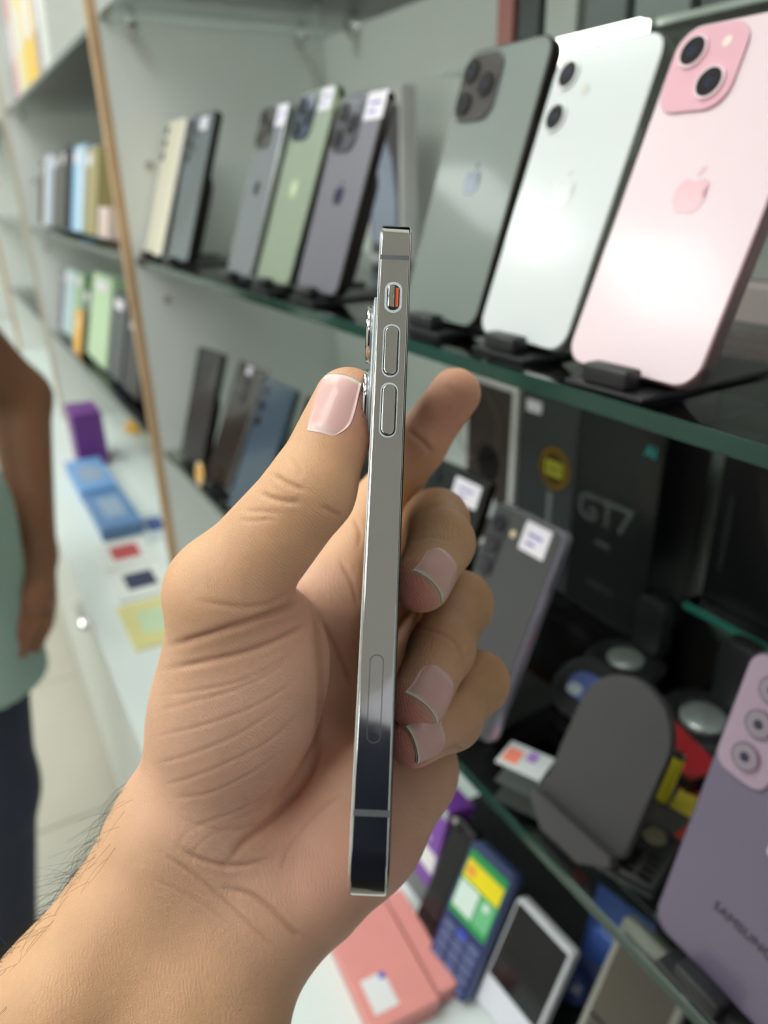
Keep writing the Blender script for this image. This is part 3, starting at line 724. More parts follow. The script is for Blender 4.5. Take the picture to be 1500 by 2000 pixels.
for lab, x0, w_, h_, cl_, st in left_mid:
    c = carton(lab, x0, x0 + w_, 0.252, 0.05, Z_MID, h_, mat('cart_%d_%d_%d' % cl_, srgb(*cl_), 0.4), lean=deg(12))
    c.location.z += 0.0106
    if st: panel(c, 'stripe', w_ * 0.12, w_ * 0.46, 0.004, h_ - 0.004, mat('st_%d' % st[0], srgb(*st), 0.4))
    panel(c, 'label_print', -w_ * 0.4, w_ * 0.0, h_ * 0.80, h_ * 0.93, M_STICK, -0.0006)
left_low = [('narrow violet phone carton first on the next bay lower shelf', -2.30, .05, .150, (112, 102, 128), None), ('pale blue carton on the next bay lower shelf', -2.235, .16, .165, (186, 208, 214), None),
            ('mint green carton behind the orange leaflet', -2.06, .10, .168, (158, 188, 150), None), ('dark green carton between mint and pale green cartons', -1.945, .09, .14, (98, 110, 98), None),
            ('pale green carton with a plain front', -1.84, .21, .185, (192, 216, 178), None), ('charcoal carton with white sticker beside the pale green carton', -1.61, .13, .165, (74, 76, 84), None), ('black carton at the end by the beech edge', -1.46, .12, .14, (42, 42, 46), None)]
for lab, x0, w_, h_, cl_, st in left_low:
    c = carton(lab, x0, x0 + w_, 0.252, 0.05, Z_LOW, h_, mat('cart_%d_%d_%d' % cl_, srgb(*cl_), 0.4), lean=deg(14))
    c.location.z += 0.0123
    panel(c, 'label_print', -w_ * 0.3, w_ * 0.25, h_ * 0.82, h_ * 0.93, M_STICK, -0.0006)
t = thing('leaflet', 'orange leaflet standing in front of the mint green carton', 'leaflet', (-1.93, 0.2400, E_ + Z_LOW), (deg(-14), 0, 0))
obj('card', bm_box(-0.05, 0.05, 0, 0.0012, 0.0003, 0.10), mat('leaf_orange', srgb(240, 180, 84), 0.5), t)
obj('print', bm_box(-0.03, 0.02, -0.0004, 0.0, 0.06, 0.075), mat('leaf_cream', srgb(250, 226, 180), 0.5), t)
far = [('dark phone carton on the far bay middle shelf', -2.66, .13, .15, Z_MID, (70, 72, 76)), ('navy carton on the far bay middle shelf', -2.50, .11, .06, Z_MID, (72, 82, 112)), ('tiny orange carton on the far bay middle shelf', -2.72, .05, .05, Z_MID, (232, 170, 60)),
       ('grey green carton on the far bay lower shelf', -2.75, .14, .15, Z_LOW, (120, 140, 136))]
for lab, x0, w_, h_, z_, cl_ in far:
    c = carton(lab, x0, x0 + w_, 0.262, 0.05, z_, h_, mat('cart_%d_%d_%d' % cl_, srgb(*cl_), 0.4))
    panel(c, 'label_print', -w_ * 0.3, w_ * 0.25, h_ * 0.7, h_ * 0.9, M_STICK, -0.0006)

# counter top of the neighbouring bay
c = carton('upright purple carton with a pink side on the white counter', -1.965, -1.845, 0.190, 0.07, zc, 0.135, mat('carton_plum', srgb(112, 52, 136), 0.4))
panel(c, 'pink_print', -0.058, -0.030, 0.004, 0.130, mat('print_pink', srgb(226, 196, 222), 0.5))
panel(c, 'pale_print', 0.004, 0.030, 0.055, 0.085, mat('print_pale', srgb(176, 140, 190), 0.5))
t = thing('blue_carton', 'flat sky blue carton lying beside the purple carton', 'carton', (-1.72, 0.190, E_ + zc))
obj('box', bm_box(-0.11, 0.11, -0.035, 0.045, 0, 0.03, 0.002), mat('carton_sky', srgb(120, 166, 218), 0.4), t)
obj('label_print', bm_box(-0.05, 0.06, -0.02, 0.03, 0.03, 0.0304), mat('print_skygrey', srgb(150, 168, 190), 0.5), t)
t = thing('blue_carton', 'flat steel blue carton lying nearer the coloured cards', 'carton', (-1.485, 0.192, E_ + zc))
obj('box', bm_box(-0.10, 0.10, -0.035, 0.045, 0, 0.028, 0.002), mat('carton_steel', srgb(104, 140, 186), 0.4), t)
obj('label_print', bm_box(-0.06, 0.05, -0.015, 0.025, 0.028, 0.0284), mat('print_skygrey', srgb(150, 168, 190), 0.5), t)
for bx, by, sx_, sy_, cl_, cl2_, lab in ((-1.315, 0.183, 0.06, 0.045, (226, 226, 222), (196, 84, 84), 'white card with a red picture on the counter'), (-1.19, 0.182, 0.06, 0.045, (226, 226, 222), (56, 62, 88), 'white card with a dark navy picture on the counter'),
                                     (-1.41, 0.262, 0.07, 0.03, (206, 212, 216), (72, 92, 146), 'white card with a deep blue picture by the beech edge'), (-1.045, 0.176, 0.07, 0.05, (226, 216, 150), (206, 226, 190), 'cream yellow card lying next to the dark picture card')):
    t = thing('picture_card', lab, 'card', (bx, by, E_ + zc))
    obj('card', bm_box(-sx_, sx_, -sy_, sy_, 0, 0.004, 0.0008), mat('cardb_%d' % cl_[2], srgb(*cl_), 0.45), t)
    obj('picture', bm_box(-sx_ * 0.5, sx_ * 0.5, -sy_ * 0.55, sy_ * 0.55, 0.004, 0.0043), mat('cardp_%d' % cl2_[0], srgb(*cl2_), 0.45), t)
t = thing('souvenir_ball', 'small round white and orange ornament at the foot of the beech edge', 'ornament', (-2.09, 0.385, E_ + zc))
obj('ball', bm_vcyl(0, 0, [(0.004, 0.030)] + [(0.030 * math.sin(a), 0.060 - 0.030 * math.cos(a)) for a in [math.pi * k / 10 for k in range(1, 10)]] + [(0.002, 0.09)], 20), mat('ball_white', srgb(216, 216, 206), 0.4), t, True)
obj('orange_base', bm_vcyl(0, 0, [(0.034, 0.0), (0.034, 0.02), (0.020, 0.031), (0.004, 0.0305)], 20), mat('ball_orange', srgb(240, 180, 60), 0.4), t, True)


# ------------------------------------------------------------------ signed-distance modelling for bodies
def smin(a, b, k):
    h = np.clip(0.5 + 0.5 * (b - a) / k, 0, 1)
    return b + (a - b) * h - k * h * (1 - h)


def rcone(P, a, b, ra, rb):
    a = np.asarray(a, np.float32); b = np.asarray(b, np.float32); ba = b - a
    pa = P - a
    t = np.clip((pa @ ba) / float(ba @ ba), 0, 1)
    q = pa - t[:, None] * ba
    return np.sqrt(np.einsum('ij,ij->i', q, q)) - (ra + t * (rb - ra))


def ellip(P, c, ax, r):
    """ellipsoid with axes (rows of ax) and radii r"""
    q = (P - np.asarray(c, np.float32)) @ np.asarray(ax, np.float32).T
    r = np.asarray(r, np.float32)
    k0 = np.sqrt(((q / r) ** 2).sum(1)); k1 = np.sqrt(((q / (r * r)) ** 2).sum(1)) + 1e-9
    return k0 * (k0 - 1) / k1


def surface_nets(f, lo, hi, h):
    """mesh the zero set of f over a box with cell size h -> verts, quads"""
    n = [int(math.ceil((b - a) / h)) + 1 for a, b in zip(lo, hi)]
    ax = [(lo[i] + h * np.arange(n[i])).astype(np.float32) for i in range(3)]
    V = np.empty(n, np.float32)
    gy, gz = np.meshgrid(ax[1], ax[2], indexing='ij')
    base = np.stack([np.zeros_like(gy), gy, gz], -1).reshape(-1, 3)
    # coarse pass: skip slabs/points far from the surface
    st = 4
    cx_, cy_, cz_ = [a[::st] for a in ax]
    C = np.stack(np.meshgrid(cx_, cy_, cz_, indexing='ij'), -1).reshape(-1, 3)
    cv = np.concatenate([f(C[i:i + 400000]) for i in range(0, len(C), 400000)]).reshape(len(cx_), len(cy_), len(cz_))
    up = lambda A: np.repeat(np.repeat(np.repeat(A, st, 0), st, 1), st, 2)[:n[0], :n[1], :n[2]]
    # nearest coarse value (shifted to be centred); cells farther than the coarse diagonal keep the coarse value
    V[:] = up(cv)
    near = np.abs(V) < h * st * 2.2 + 2.0 * h
    idx = np.argwhere(near)
    P = np.stack([ax[0][idx[:, 0]], ax[1][idx[:, 1]], ax[2][idx[:, 2]]], -1)
    vals = np.concatenate([f(P[i:i + 400000]) for i in range(0, len(P), 400000)])
    V[idx[:, 0], idx[:, 1], idx[:, 2]] = vals
    ins = V < 0
    c = ins[:-1, :-1, :-1].astype(np.int8)
    for dx, dy, dz in ((1, 0, 0), (0, 1, 0), (0, 0, 1), (1, 1, 0), (1, 0, 1), (0, 1, 1), (1, 1, 1)):
        c = c + ins[dx:n[0] - 1 + dx, dy:n[1] - 1 + dy, dz:n[2] - 1 + dz]
    act = (c > 0) & (c < 8)
    cid = -np.ones(act.shape, np.int64); ci = np.argwhere(act); cid[act] = np.arange(len(ci))
    acc = np.zeros((len(ci), 3)); cnt_ = np.zeros(len(ci))
    cor = [(i, j, k_) for i in (0, 1) for j in (0, 1) for k_ in (0, 1)]
    vv = {q: V[ci[:, 0] + q[0], ci[:, 1] + q[1], ci[:, 2] + q[2]] for q in cor}
    for q in cor:
        for a in range(3):
            if q[a] == 0:
                q2 = tuple(1 if i == a else q[i] for i in range(3))
                v0, v1 = vv[q], vv[q2]; m = (v0 < 0) != (v1 < 0)
                t = np.where(m, v0 / np.where(m, v0 - v1, 1), 0)
                p = np.tile(np.array(q, float), (len(ci), 1)); p[:, a] = t
                acc[m] += p[m]; cnt_[m] += 1
    vt = (ci + acc / cnt_[:, None]) * h + np.array(lo)
    quads = []
    for a in range(3):
        b, c2 = (a + 1) % 3, (a + 2) % 3
        s0 = [slice(None)] * 3; s1 = [slice(None)] * 3; s0[a] = slice(0, -1); s1[a] = slice(1, None)
        e = ins[tuple(s0)] != ins[tuple(s1)]
        e_i = np.argwhere(e)
        ok = (e_i[:, b] > 0) & (e_i[:, c2] > 0) & (e_i[:, b] < n[b] - 1) & (e_i[:, c2] < n[c2] - 1)
        e_i = e_i[ok]
        flip = ins[tuple(s0)][e_i[:, 0], e_i[:, 1], e_i[:, 2]]
        def cell(db, dc):
            q = e_i.copy(); q[:, b] += db; q[:, c2] += dc
            return cid[q[:, 0], q[:, 1], q[:, 2]]
        Q = np.stack([cell(-1, -1), cell(0, -1), cell(0, 0), cell(-1, 0)], 1)
        Q[~flip] = Q[~flip][:, ::-1]
        quads.append(Q[(Q >= 0).all(1)])
    return vt, np.concatenate(quads)


def grad(f, P, e):
    g = np.empty_like(P)
    for a in range(3):
        d = np.zeros(3, P.dtype); d[a] = e
        g[:, a] = f(P + d) - f(P - d)
    return g / (np.linalg.norm(g, axis=1, keepdims=True) + 1e-12)


def chunked(f):
    def g(P): return np.concatenate([f(P[i:i + 200000]) for i in range(0, len(P), 200000)])
    return g


def snap(f, P, e, it=2):
    for _ in range(it):
        P = P - f(P)[:, None] * grad(f, P, e) * 0.9
    return P


def subdivide(V, Q):
    n = len(V)
    E_s = np.sort(np.concatenate([Q[:, [0, 1]], Q[:, [1, 2]], Q[:, [2, 3]], Q[:, [3, 0]]]), axis=1)
    key = E_s[:, 0] * n + E_s[:, 1]
    uk, inv = np.unique(key, return_inverse=True)
    em = (V[uk // n] + V[uk % n]) / 2
    fm = V[Q].mean(1)
    m = len(Q); e = [n + inv[i * m:(i + 1) * m] for i in range(4)]
    fc = n + len(uk) + np.arange(m)
    NQ = np.concatenate([np.stack([Q[:, 0], e[0], fc, e[3]], 1), np.stack([Q[:, 1], e[1], fc, e[0]], 1),
                         np.stack([Q[:, 2], e[2], fc, e[1]], 1), np.stack([Q[:, 3], e[3], fc, e[2]], 1)])
    return np.concatenate([V, em, fm]), NQ


def mesh_np(name, V, Q, m, parent=None, col=None):
    me = bpy.data.meshes.new(name)
    me.vertices.add(len(V)); me.vertices.foreach_set('co', V.astype(np.float32).ravel())
    me.loops.add(Q.size); me.loops.foreach_set('vertex_index', Q.astype(np.int32).ravel())
    me.polygons.add(len(Q)); me.polygons.foreach_set('loop_start', np.arange(0, Q.size, Q.shape[1], dtype=np.int32))
    me.update(calc_edges=True); me.validate()
    me.polygons.foreach_set('use_smooth', np.ones(len(me.polygons), dtype=bool))
    if col is not None:
        at = me.color_attributes.new('tint', 'FLOAT_COLOR', 'POINT')
        at.data.foreach_set('color', np.concatenate([col, np.ones((len(col), 1))], 1).astype(np.float32).ravel())
    me.materials.append(m)
    return link(bpy.data.objects.new(name, me), parent)


def skin_mat(name, sss=0.18, tint=(1, 1, 1), cell=1500.0):
    m = bpy.data.materials.new(name); m.use_nodes = True
    nt = m.node_tree; b = nt.nodes['Principled BSDF']
    at = nt.nodes.new('ShaderNodeAttribute'); at.attribute_name = 'tint'
    tc = nt.nodes.new('ShaderNodeTexCoord')
    n1 = nt.nodes.new('ShaderNodeTexNoise'); n1.inputs['Scale'].default_value = 90; n1.inputs['Detail'].default_value = 5
    nt.links.new(tc.outputs['Object'], n1.inputs['Vector'])
    mr = nt.nodes.new('ShaderNodeMapRange'); mr.inputs['To Min'].default_value = 0.86; mr.inputs['To Max'].default_value = 1.12
    nt.links.new(n1.outputs['Fac'], mr.inputs['Value'])
    mx = nt.nodes.new('ShaderNodeVectorMath'); mx.operation = 'SCALE'
    nt.links.new(at.outputs['Color'], mx.inputs[0]); nt.links.new(mr.outputs[0], mx.inputs['Scale'])
    nt.links.new(mx.outputs[0], b.inputs['Base Color'])
    v1 = nt.nodes.new('ShaderNodeTexVoronoi'); v1.inputs['Scale'].default_value = cell; v1.feature = 'DISTANCE_TO_EDGE'
    nt.links.new(tc.outputs['Object'], v1.inputs['Vector'])
    n2 = nt.nodes.new('ShaderNodeTexNoise'); n2.inputs['Scale'].default_value = 600; n2.inputs['Detail'].default_value = 4
    nt.links.new(tc.outputs['Object'], n2.inputs['Vector'])
    b1 = nt.nodes.new('ShaderNodeBump'); b1.inputs['Strength'].default_value = 0.35; b1.inputs['Distance'].default_value = 0.0003
    nt.links.new(v1.outputs['Distance'], b1.inputs['Height'])
    b2 = nt.nodes.new('ShaderNodeBump'); b2.inputs['Strength'].default_value = 0.5; b2.inputs['Distance'].default_value = 0.0003
    nt.links.new(n2.outputs['Fac'], b2.inputs['Height']); nt.links.new(b1.outputs[0], b2.inputs['Normal'])
    wv = nt.nodes.new('ShaderNodeTexWave'); wv.inputs['Scale'].default_value = 480; wv.inputs['Distortion'].default_value = 14; wv.inputs['Detail'].default_value = 3
    wv.inputs['Detail Scale'].default_value = 0.35; wv.bands_direction = 'DIAGONAL'
    nt.links.new(tc.outputs['Object'], wv.inputs['Vector'])
    b3 = nt.nodes.new('ShaderNodeBump'); b3.inputs['Strength'].default_value = 0.35; b3.inputs['Distance'].default_value = 0.00012
    nt.links.new(wv.outputs['Fac'], b3.inputs['Height']); nt.links.new(b2.outputs[0], b3.inputs['Normal'])
    nt.links.new(b3.outputs[0], b.inputs['Normal'])
    b.inputs['Roughness'].default_value = 0.5
    b.inputs['Specular IOR Level'].default_value = 0.4
    b.inputs['Subsurface Weight'].default_value = sss
    b.inputs['Subsurface Radius'].default_value = (1.0, 0.4, 0.22)
    b.inputs['Subsurface Scale'].default_value = 0.003
    return m


# ------------------------------------------------------------------ the phone held in the hand (camera frame, millimetres)
def pm(x, y, z):
    return np.array([(x - CX) * z / FPX, (y - CY) * z / FPX, z])


PT, PB = pm(775.5, 409, 181.5), pm(717.5, 1768, 136.0)
u_ = PT - PB; PLEN = np.linalg.norm(u_); u_ /= PLEN
mid = (PT + PB) / 2; md = mid / np.linalg.norm(mid)
w_ax = md - (md @ u_) * u_; w_ax /= np.linalg.norm(w_ax)          # away from the camera
t_ax = np.cross(w_ax, u_); t_ax = t_ax if t_ax[0] > 0 else -t_ax   # towards the screen side (right)
PW, PTH, PR_ = 71.5, 7.35, 9.5


def phone_sdf(P, grow=0.0):
    q = P - mid.astype(np.float32)
    lx, ly, lz = q @ t_ax.astype(np.float32), q @ w_ax.astype(np.float32) - PW / 2, q @ u_.astype(np.float32)
    ax_, ay_, az_ = np.abs(lx) - PTH / 2 - grow, np.abs(ly) - (PW / 2 - PR_), np.abs(lz) - (PLEN / 2 - PR_)
    d2 = np.sqrt(np.maximum(ay_, 0) ** 2 + np.maximum(az_, 0) ** 2) + np.minimum(np.maximum(ay_, az_), 0) - PR_ - grow
    return np.minimum(np.maximum(ax_, d2), 0) + np.sqrt(np.maximum(ax_, 0) ** 2 + np.maximum(d2, 0) ** 2)


# ---- hand skeleton: pixel of the photograph + distance from the lens in mm + radius in mm
J = dict(
    th_mcp=(438, 1160, 191, 15.0), th_ip=(606, 958, 184, 11.2), th_tip=(680, 786, 186, 8.8),
    ix_mcp=(640, 1160, 236, 12.0), ix_pip=(742, 992, 252, 10.0), ix_dip=(817, 868, 250, 8.9), ix_tip=(889, 769, 248, 8.6),
    md_mcp=(690, 1245, 240, 12.5), md_pip=(852, 1018, 241, 10.2), md_dip=(862, 1060, 213, 9.0), md_tip=(824, 1138, 196, 7.9),
    rg_mcp=(728, 1355, 238, 12.0), rg_pip=(897, 1180, 236, 10.2), rg_dip=(862, 1268, 209, 8.8), rg_tip=(815, 1370, 192, 7.8),
    pk_mcp=(775, 1465, 228, 11.5), pk_pip=(932, 1332, 227, 9.2), pk_dip=(882, 1405, 206, 7.8), pk_tip=(808, 1446, 191, 6.9))
J = {k_: (pm(*v[:3]).astype(np.float32), v[3]) for k_, v in J.items()}
C_ = lambda x, y, z, r: (pm(x, y, z).astype(np.float32), r)


def chain(P, pts, k):
    d = None
    for (a, ra), (b, rb) in zip(pts, pts[1:]):
        c = rcone(P, a, b, ra, rb); d = c if d is None else smin(d, c, k)
    return d


wr_r, wr_u = C_(372, 1618, 205, 18.0), C_(492, 1792, 205, 17.0)
fa_r, fa_u = C_(128, 1985, 190, 20.0), C_(388, 2045, 192, 20.5)
el_c = (pm(420, 1760, 205) + 235 * (lambda v: v / np.linalg.norm(v))(pm(258, 2015, 191) - pm(432, 1705, 205))).astype(np.float32)
PALM = [
    [wr_r, C_(455, 1400, 205, 17.0), J['th_mcp']],                                        # thumb metacarpal
    [C_(440, 1630, 212, 14.0), C_(560, 1380, 226, 12.5), J['ix_mcp']],
    [C_(480, 1680, 213, 14.0), C_(600, 1440, 230, 12.5), J['md_mcp']],
    [C_(510, 1720, 212, 14.0), C_(640, 1520, 229, 12.5), J['rg_mcp']],
    [wr_u, C_(600, 1725, 208, 15.5), C_(715, 1605, 216, 15.0), C_(795, 1505, 224, 13.5), J['pk_mcp']],   # outer edge of the palm
    [wr_r, wr_u], [C_(360, 1900, 195, 19.0), C_(450, 1720, 206, 17.0)],
    [wr_r, fa_r, (el_c + np.array([-22, -8, 0], np.float32), 33.0)],
    [wr_u, fa_u, (el_c + np.array([20, 10, 0], np.float32), 33.0)],
    [C_(560, 1215, 214, 9.0), C_(640, 1190, 232, 8.0)],                                   # web of the thumb
]
THEN = (pm(468, 1360, 201), None, (22.5, 33.0, 20.0))
_ta = pm(600, 1120, 200) - pm(400, 1580, 203); _ta /= np.linalg.norm(_ta)
_tc = np.array([0, 0, 1.0]) - _ta[2] * _ta; _tc /= np.linalg.norm(_tc)
_tb = np.cross(_ta, _tc)
THEN_AX = np.stack([_tb, _ta, _tc])


def hand_sdf(P):
    P = np.asarray(P, np.float32)
    d = None
    for ch in PALM:
        c = chain(P, ch, 9.0); d = c if d is None else smin(d, c, 9.0)
    d = smin(d, ellip(P, THEN[0], THEN_AX, THEN[2]), 7.0)
    d = smin(d, ellip(P, pm(700, 1600, 212), np.eye(3), (17, 22, 13)), 8.0)               # heel of the palm
    th = smin(rcone(P, J['th_mcp'][0], J['th_ip'][0], 13.8, 11.1), rcone(P, J['th_ip'][0], J['th_tip'][0], 10.6, J['th_tip'][1]), 3.0)
    d = smin(d, th, 5.0)
    fs = None
    for f in ('ix', 'md', 'rg', 'pk'):
        c = smin(rcone(P, J[f + '_mcp'][0], J[f + '_pip'][0], J[f + '_mcp'][1] - 1.5, J[f + '_pip'][1] - 0.6),
                 rcone(P, J[f + '_pip'][0], J[f + '_dip'][0], J[f + '_pip'][1] - 0.6, J[f + '_dip'][1]), 5.0)
        c = smin(c, rcone(P, J[f + '_dip'][0], J[f + '_tip'][0], J[f + '_dip'][1], J[f + '_tip'][1]), 4.0)
        c = smin(c, np.sqrt(((P - J[f + '_pip'][0]) ** 2).sum(1)) - J[f + '_pip'][1], 2.0)
        fs = c if fs is None else smin(fs, c, 0.7)
    d = smin(d, fs, 4.0)
    return np.maximum(d, -phone_sdf(P, 0.12))


hand_f = chunked(hand_sdf)
HV, HQ = surface_nets(hand_f, (-185, -50, 100), (60, 320, 275), 1.1)
HV = snap(hand_f, HV.astype(np.float32), 0.4, 2)
HV, HQ = subdivide(HV, HQ)
HV = snap(hand_f, HV.astype(np.float32), 0.35, 1)
HN = grad(hand_f, HV, 0.5)
hp = np.stack([CX + FPX * HV[:, 0] / HV[:, 2], CY + FPX * HV[:, 1] / HV[:, 2]], 1)       # where each point shows in the photograph
facing = -(HN * (HV / np.linalg.norm(HV, axis=1, keepdims=True))).sum(1)

# skin folds: polylines read off the photograph, cut into the surface they lie on
q8 = lambda L: [(250 + x / 2.5, 1000 + y / 2.5) for x, y in L]
q6 = lambda L: [(x / 2.419, 1450 + y / 2.419) for x, y in L]
q1 = lambda L: [(300 + x / 3.571, 640 + y / 3.571) for x, y in L]
q2 = lambda L: [(800 + x / 4.167, 700 + y / 4.167) for x, y in L]
FOLD = [  # (points, zmin, zmax, half width mm, depth mm)
    (q8([(200, 655), (320, 620), (420, 590), (600, 530), (750, 480), (840, 430)]), 160, 235, 0.8, 0.9),
    (q8([(150, 775), (350, 735), (520, 700), (650, 660), (800, 590), (880, 540)]), 160, 235, 0.7, 0.6),
    (q8([(330, 430), (560, 470), (700, 450), (800, 370)]), 160, 235, 0.6, 0.3),
    (q8([(130, 900), (300, 880), (520, 840), (700, 760), (860, 640)]), 160, 235, 0.42, 0.20),
    (q8([(90, 990), (300, 930), (500, 880), (700, 790), (880, 640)]), 160, 235, 0.42, 0.20),
    (q8([(80, 1110), (300, 1060), (500, 1000), (680, 920), (820, 820)]), 160, 235, 0.42, 0.20),
    (q8([(100, 1240), (300, 1190), (560, 1080), (760, 940)]), 160, 235, 0.42, 0.20),
    (q8([(170, 1340), (330, 1290), (500, 1220), (700, 1120), (850, 960)]), 160, 235, 0.42, 0.20),
    (q8([(200, 1400), (400, 1380), (600, 1280), (780, 1150)]), 160, 235, 0.42, 0.20),
    (q8([(240, 1480), (360, 1540), (520, 1560), (680, 1500)]), 160, 235, 0.42, 0.20),
    (q8([(300, 1560), (420, 1500), (600, 1440), (800, 1260)]), 160, 235, 0.42, 0.20),
    (q8([(860, 350), (920, 520), (950, 750), (940, 1000), (920, 1200), (850, 1350), (700, 1500), (550, 1620), (480, 1730)]), 160, 240, 1.0, 0.9),
    (q8([(900, 420), (960, 560), (1040, 720), (1100, 870)]), 160, 260, 0.8, 0.7),
    (q8([(250, 1640), (350, 1700), (480, 1730), (600, 1720), (720, 1680)]), 160, 240, 0.7, 0.5),
    (q8([(1060, 1380), (950, 1440), (800, 1600), (740, 1760)]), 160, 250, 0.6, 0.3),
    (q6([(760, 520), (900, 610), (1050, 740), (1200, 880), (1330, 1000)]), 150, 250, 0.5, 0.4),
    (q6([(1060, 690), (1180, 710), (1280, 780), (1380, 890), (1430, 930)]), 150, 250, 0.7, 0.6),
    (q6([(820, 560), (840, 480), (900, 400), (1000, 360)]), 150, 250, 0.4, 0.12),
    (q6([(900, 600), (920, 500), (1000, 430), (1120, 400)]), 150, 250, 0.4, 0.12),
    (q6([(700, 640), (850, 700), (1000, 790), (1120, 900)]), 150, 250, 0.4, 0.2),
    (q1([(830, 1020), (920, 1080), (1060, 1140)]), 150, 215, 0.6, 0.5),
    (q1([(740, 1150), (820, 1190), (930, 1215), (1040, 1215)]), 150, 215, 0.6, 0.5),
    (q1([(1160, 1240), (1250, 1290), (1310, 1310)]), 150, 215, 0.6, 0.5),
    (q1([(940, 900), (1010, 960), (1030, 1040)]), 150, 215, 0.5, 0.25),
    (q1([(640, 1280), (760, 1280), (900, 1300)]), 150, 215, 0.5, 0.25),
    (q1([(580, 1340), (700, 1350), (860, 1330)]), 150, 215, 0.5, 0.2),
    (q2([(-10, 585), (100, 670), (190, 765)]), 225, 275, 0.8, 0.7),
    ([(795, 1222), (850, 1232), (890, 1252), (905, 1290)], 180, 250, 0.6, 0.3),
    ([(800, 1060), (840, 1046), (880, 1056)], 180, 250, 0.6, 0.22),
    ([(690, 1010), (705, 1040), (700, 1070)], 200, 275, 0.6, 0.4),
    ([(665, 1095), (690, 1140), (700, 1190)], 200, 275, 0.7, 0.5),
    ([(862, 1470), (890, 1455), (905, 1462)], 180, 260, 0.6, 0.5),
]
disp = np.zeros(len(HV)); fold_w = np.zeros(len(HV))
rngf = np.random.default_rng(5)
for pts, z0, z1, hw, dp in FOLD:
    P2 = np.array(pts, float)
    # smooth the polyline
    tt = np.linspace(0, len(P2) - 1, len(P2) * 5); P2 = np.stack([np.interp(tt, range(len(pts)), P2[:, i]) for i in (0, 1)], 1)
    for _ in range(6): P2[1:-1] = (P2[:-2] + 2 * P2[1:-1] + P2[2:]) / 4
    lo_, hi_ = P2.min(0) - 30, P2.max(0) + 30
    s_ = np.where((hp[:, 0] > lo_[0]) & (hp[:, 0] < hi_[0]) & (hp[:, 1] > lo_[1]) & (hp[:, 1] < hi_[1]) & (HV[:, 2] > z0) & (HV[:, 2] < z1) & (facing > 0.02))[0]
    if not len(s_): continue
    best = np.full(len(s_), 1e9); arc = np.zeros(len(s_))
    for i in range(len(P2) - 1):
        a, b = P2[i], P2[i + 1]; ba = b - a
        t = np.clip(((hp[s_] - a) @ ba) / (ba @ ba + 1e-9), 0, 1)
        dd = np.linalg.norm(hp[s_] - a - t[:, None] * ba, axis=1)
        m_ = dd < best; best[m_] = dd[m_]; arc[m_] = (i + t[m_]) / (len(P2) - 1)
    mm_ = best * HV[s_, 2] / FPX
    fade = np.clip(np.minimum(arc, 1 - arc) * 6, 0.15, 1)
    g_ = np.exp(-(mm_ / hw) ** 2) * fade
    disp[s_] += -0.9 * dp * g_ + 0.12 * dp * fade * np.exp(-((mm_ - 2.2 * hw) / (1.4 * hw)) ** 2)
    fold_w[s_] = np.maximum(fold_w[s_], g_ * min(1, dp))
HV2 = HV + HN * np.clip(disp, -1.3, 0.6)[:, None]

# skin colour: tan back of thumb and forearm, pinker palm, rosy finger ends
tan, pal, ros = np.array(srgb(225, 174, 133)), np.array(srgb(223, 175, 149)), np.array(srgb(226, 150, 134))
brn = np.array(srgb(190, 144, 104))
hc = np.tile(tan, (len(HV), 1))


def blend(c, w): hc[:] = hc * (1 - w[:, None]) + c * w[:, None]


def near(c, r): return np.exp(-(((HV - np.asarray(c)) ** 2).sum(1)) / (r * r))


blend(pal, np.clip(near(pm(560, 1450, 200), 42) * 1.2 + near(pm(700, 1500, 212), 40) + near(pm(640, 1240, 225), 25), 0, 1))
blend(ros, np.clip(near(pm(660, 1700, 205), 24) * 0.35 + near(pm(560, 1190, 190), 12) * 0.2, 0, 1))
for f in ('md', 'rg', 'pk'):
    a = J[f + '_tip'][0]
    blend(brn, np.clip(near((J[f + '_pip'][0] + J[f + '_dip'][0]) / 2, 20), 0, 1) * 0.8)
    padw = np.clip(near(a + np.array([-4.0, 3.0, -5.0]), 10) * 1.3, 0, 1) * np.clip(0.5 - (HN @ np.array([0.75, -0.45, 0.3])) * 1.5, 0, 1)
    blend(ros, padw)
blend(ros, np.clip(near(J['ix_tip'][0] + np.array([-3, 4, 0]), 18), 0, 1) * 0.7)
blend(ros, np.clip(near(J['th_tip'][0] + np.array([5.5, 3, -5]), 10), 0, 1) * 0.7)
blend(np.array(srgb(180, 124, 102)), np.clip(fold_w * 1.6, 0, 1) * 0.45)  # shade of the folds painted in as a darker, redder tone

bodyM = skin_mat('skin_light', 0.20)
phg = thing('person', 'person holding the silver phone edge-on in the left hand', 'person', tuple(c2w(el_c / 1000.0)))
inv = phg.location
arm = mesh_np('hand_and_forearm', c2w(HV2 / 1000.0) - np.array(inv), HQ, bodyM, phg, hc)

# ---- nails, laid on the finger ends
nail_m = bpy.data.materials.new('nail'); nail_m.use_nodes = True
_nt = nail_m.node_tree; _b = _nt.nodes['Principled BSDF']
_at = _nt.nodes.new('ShaderNodeAttribute'); _at.attribute_name = 'tint'; _nt.links.new(_at.outputs['Color'], _b.inputs['Base Color'])
_b.inputs['Roughness'].default_value = 0.32; _b.inputs['Coat Weight'].default_value = 0.3; _b.inputs['Subsurface Weight'].default_value = 0.15
_b.inputs['Subsurface Scale'].default_value = 0.002
_nz = _nt.nodes.new('ShaderNodeTexNoise'); _nz.inputs['Scale'].default_value = 900
_bp = _nt.nodes.new('ShaderNodeBump'); _bp.inputs['Strength'].default_value = 0.12; _bp.inputs['Distance'].default_value = 0.0002
_nt.links.new(_nz.outputs['Fac'], _bp.inputs['Height']); _nt.links.new(_bp.outputs[0], _b.inputs['Normal'])


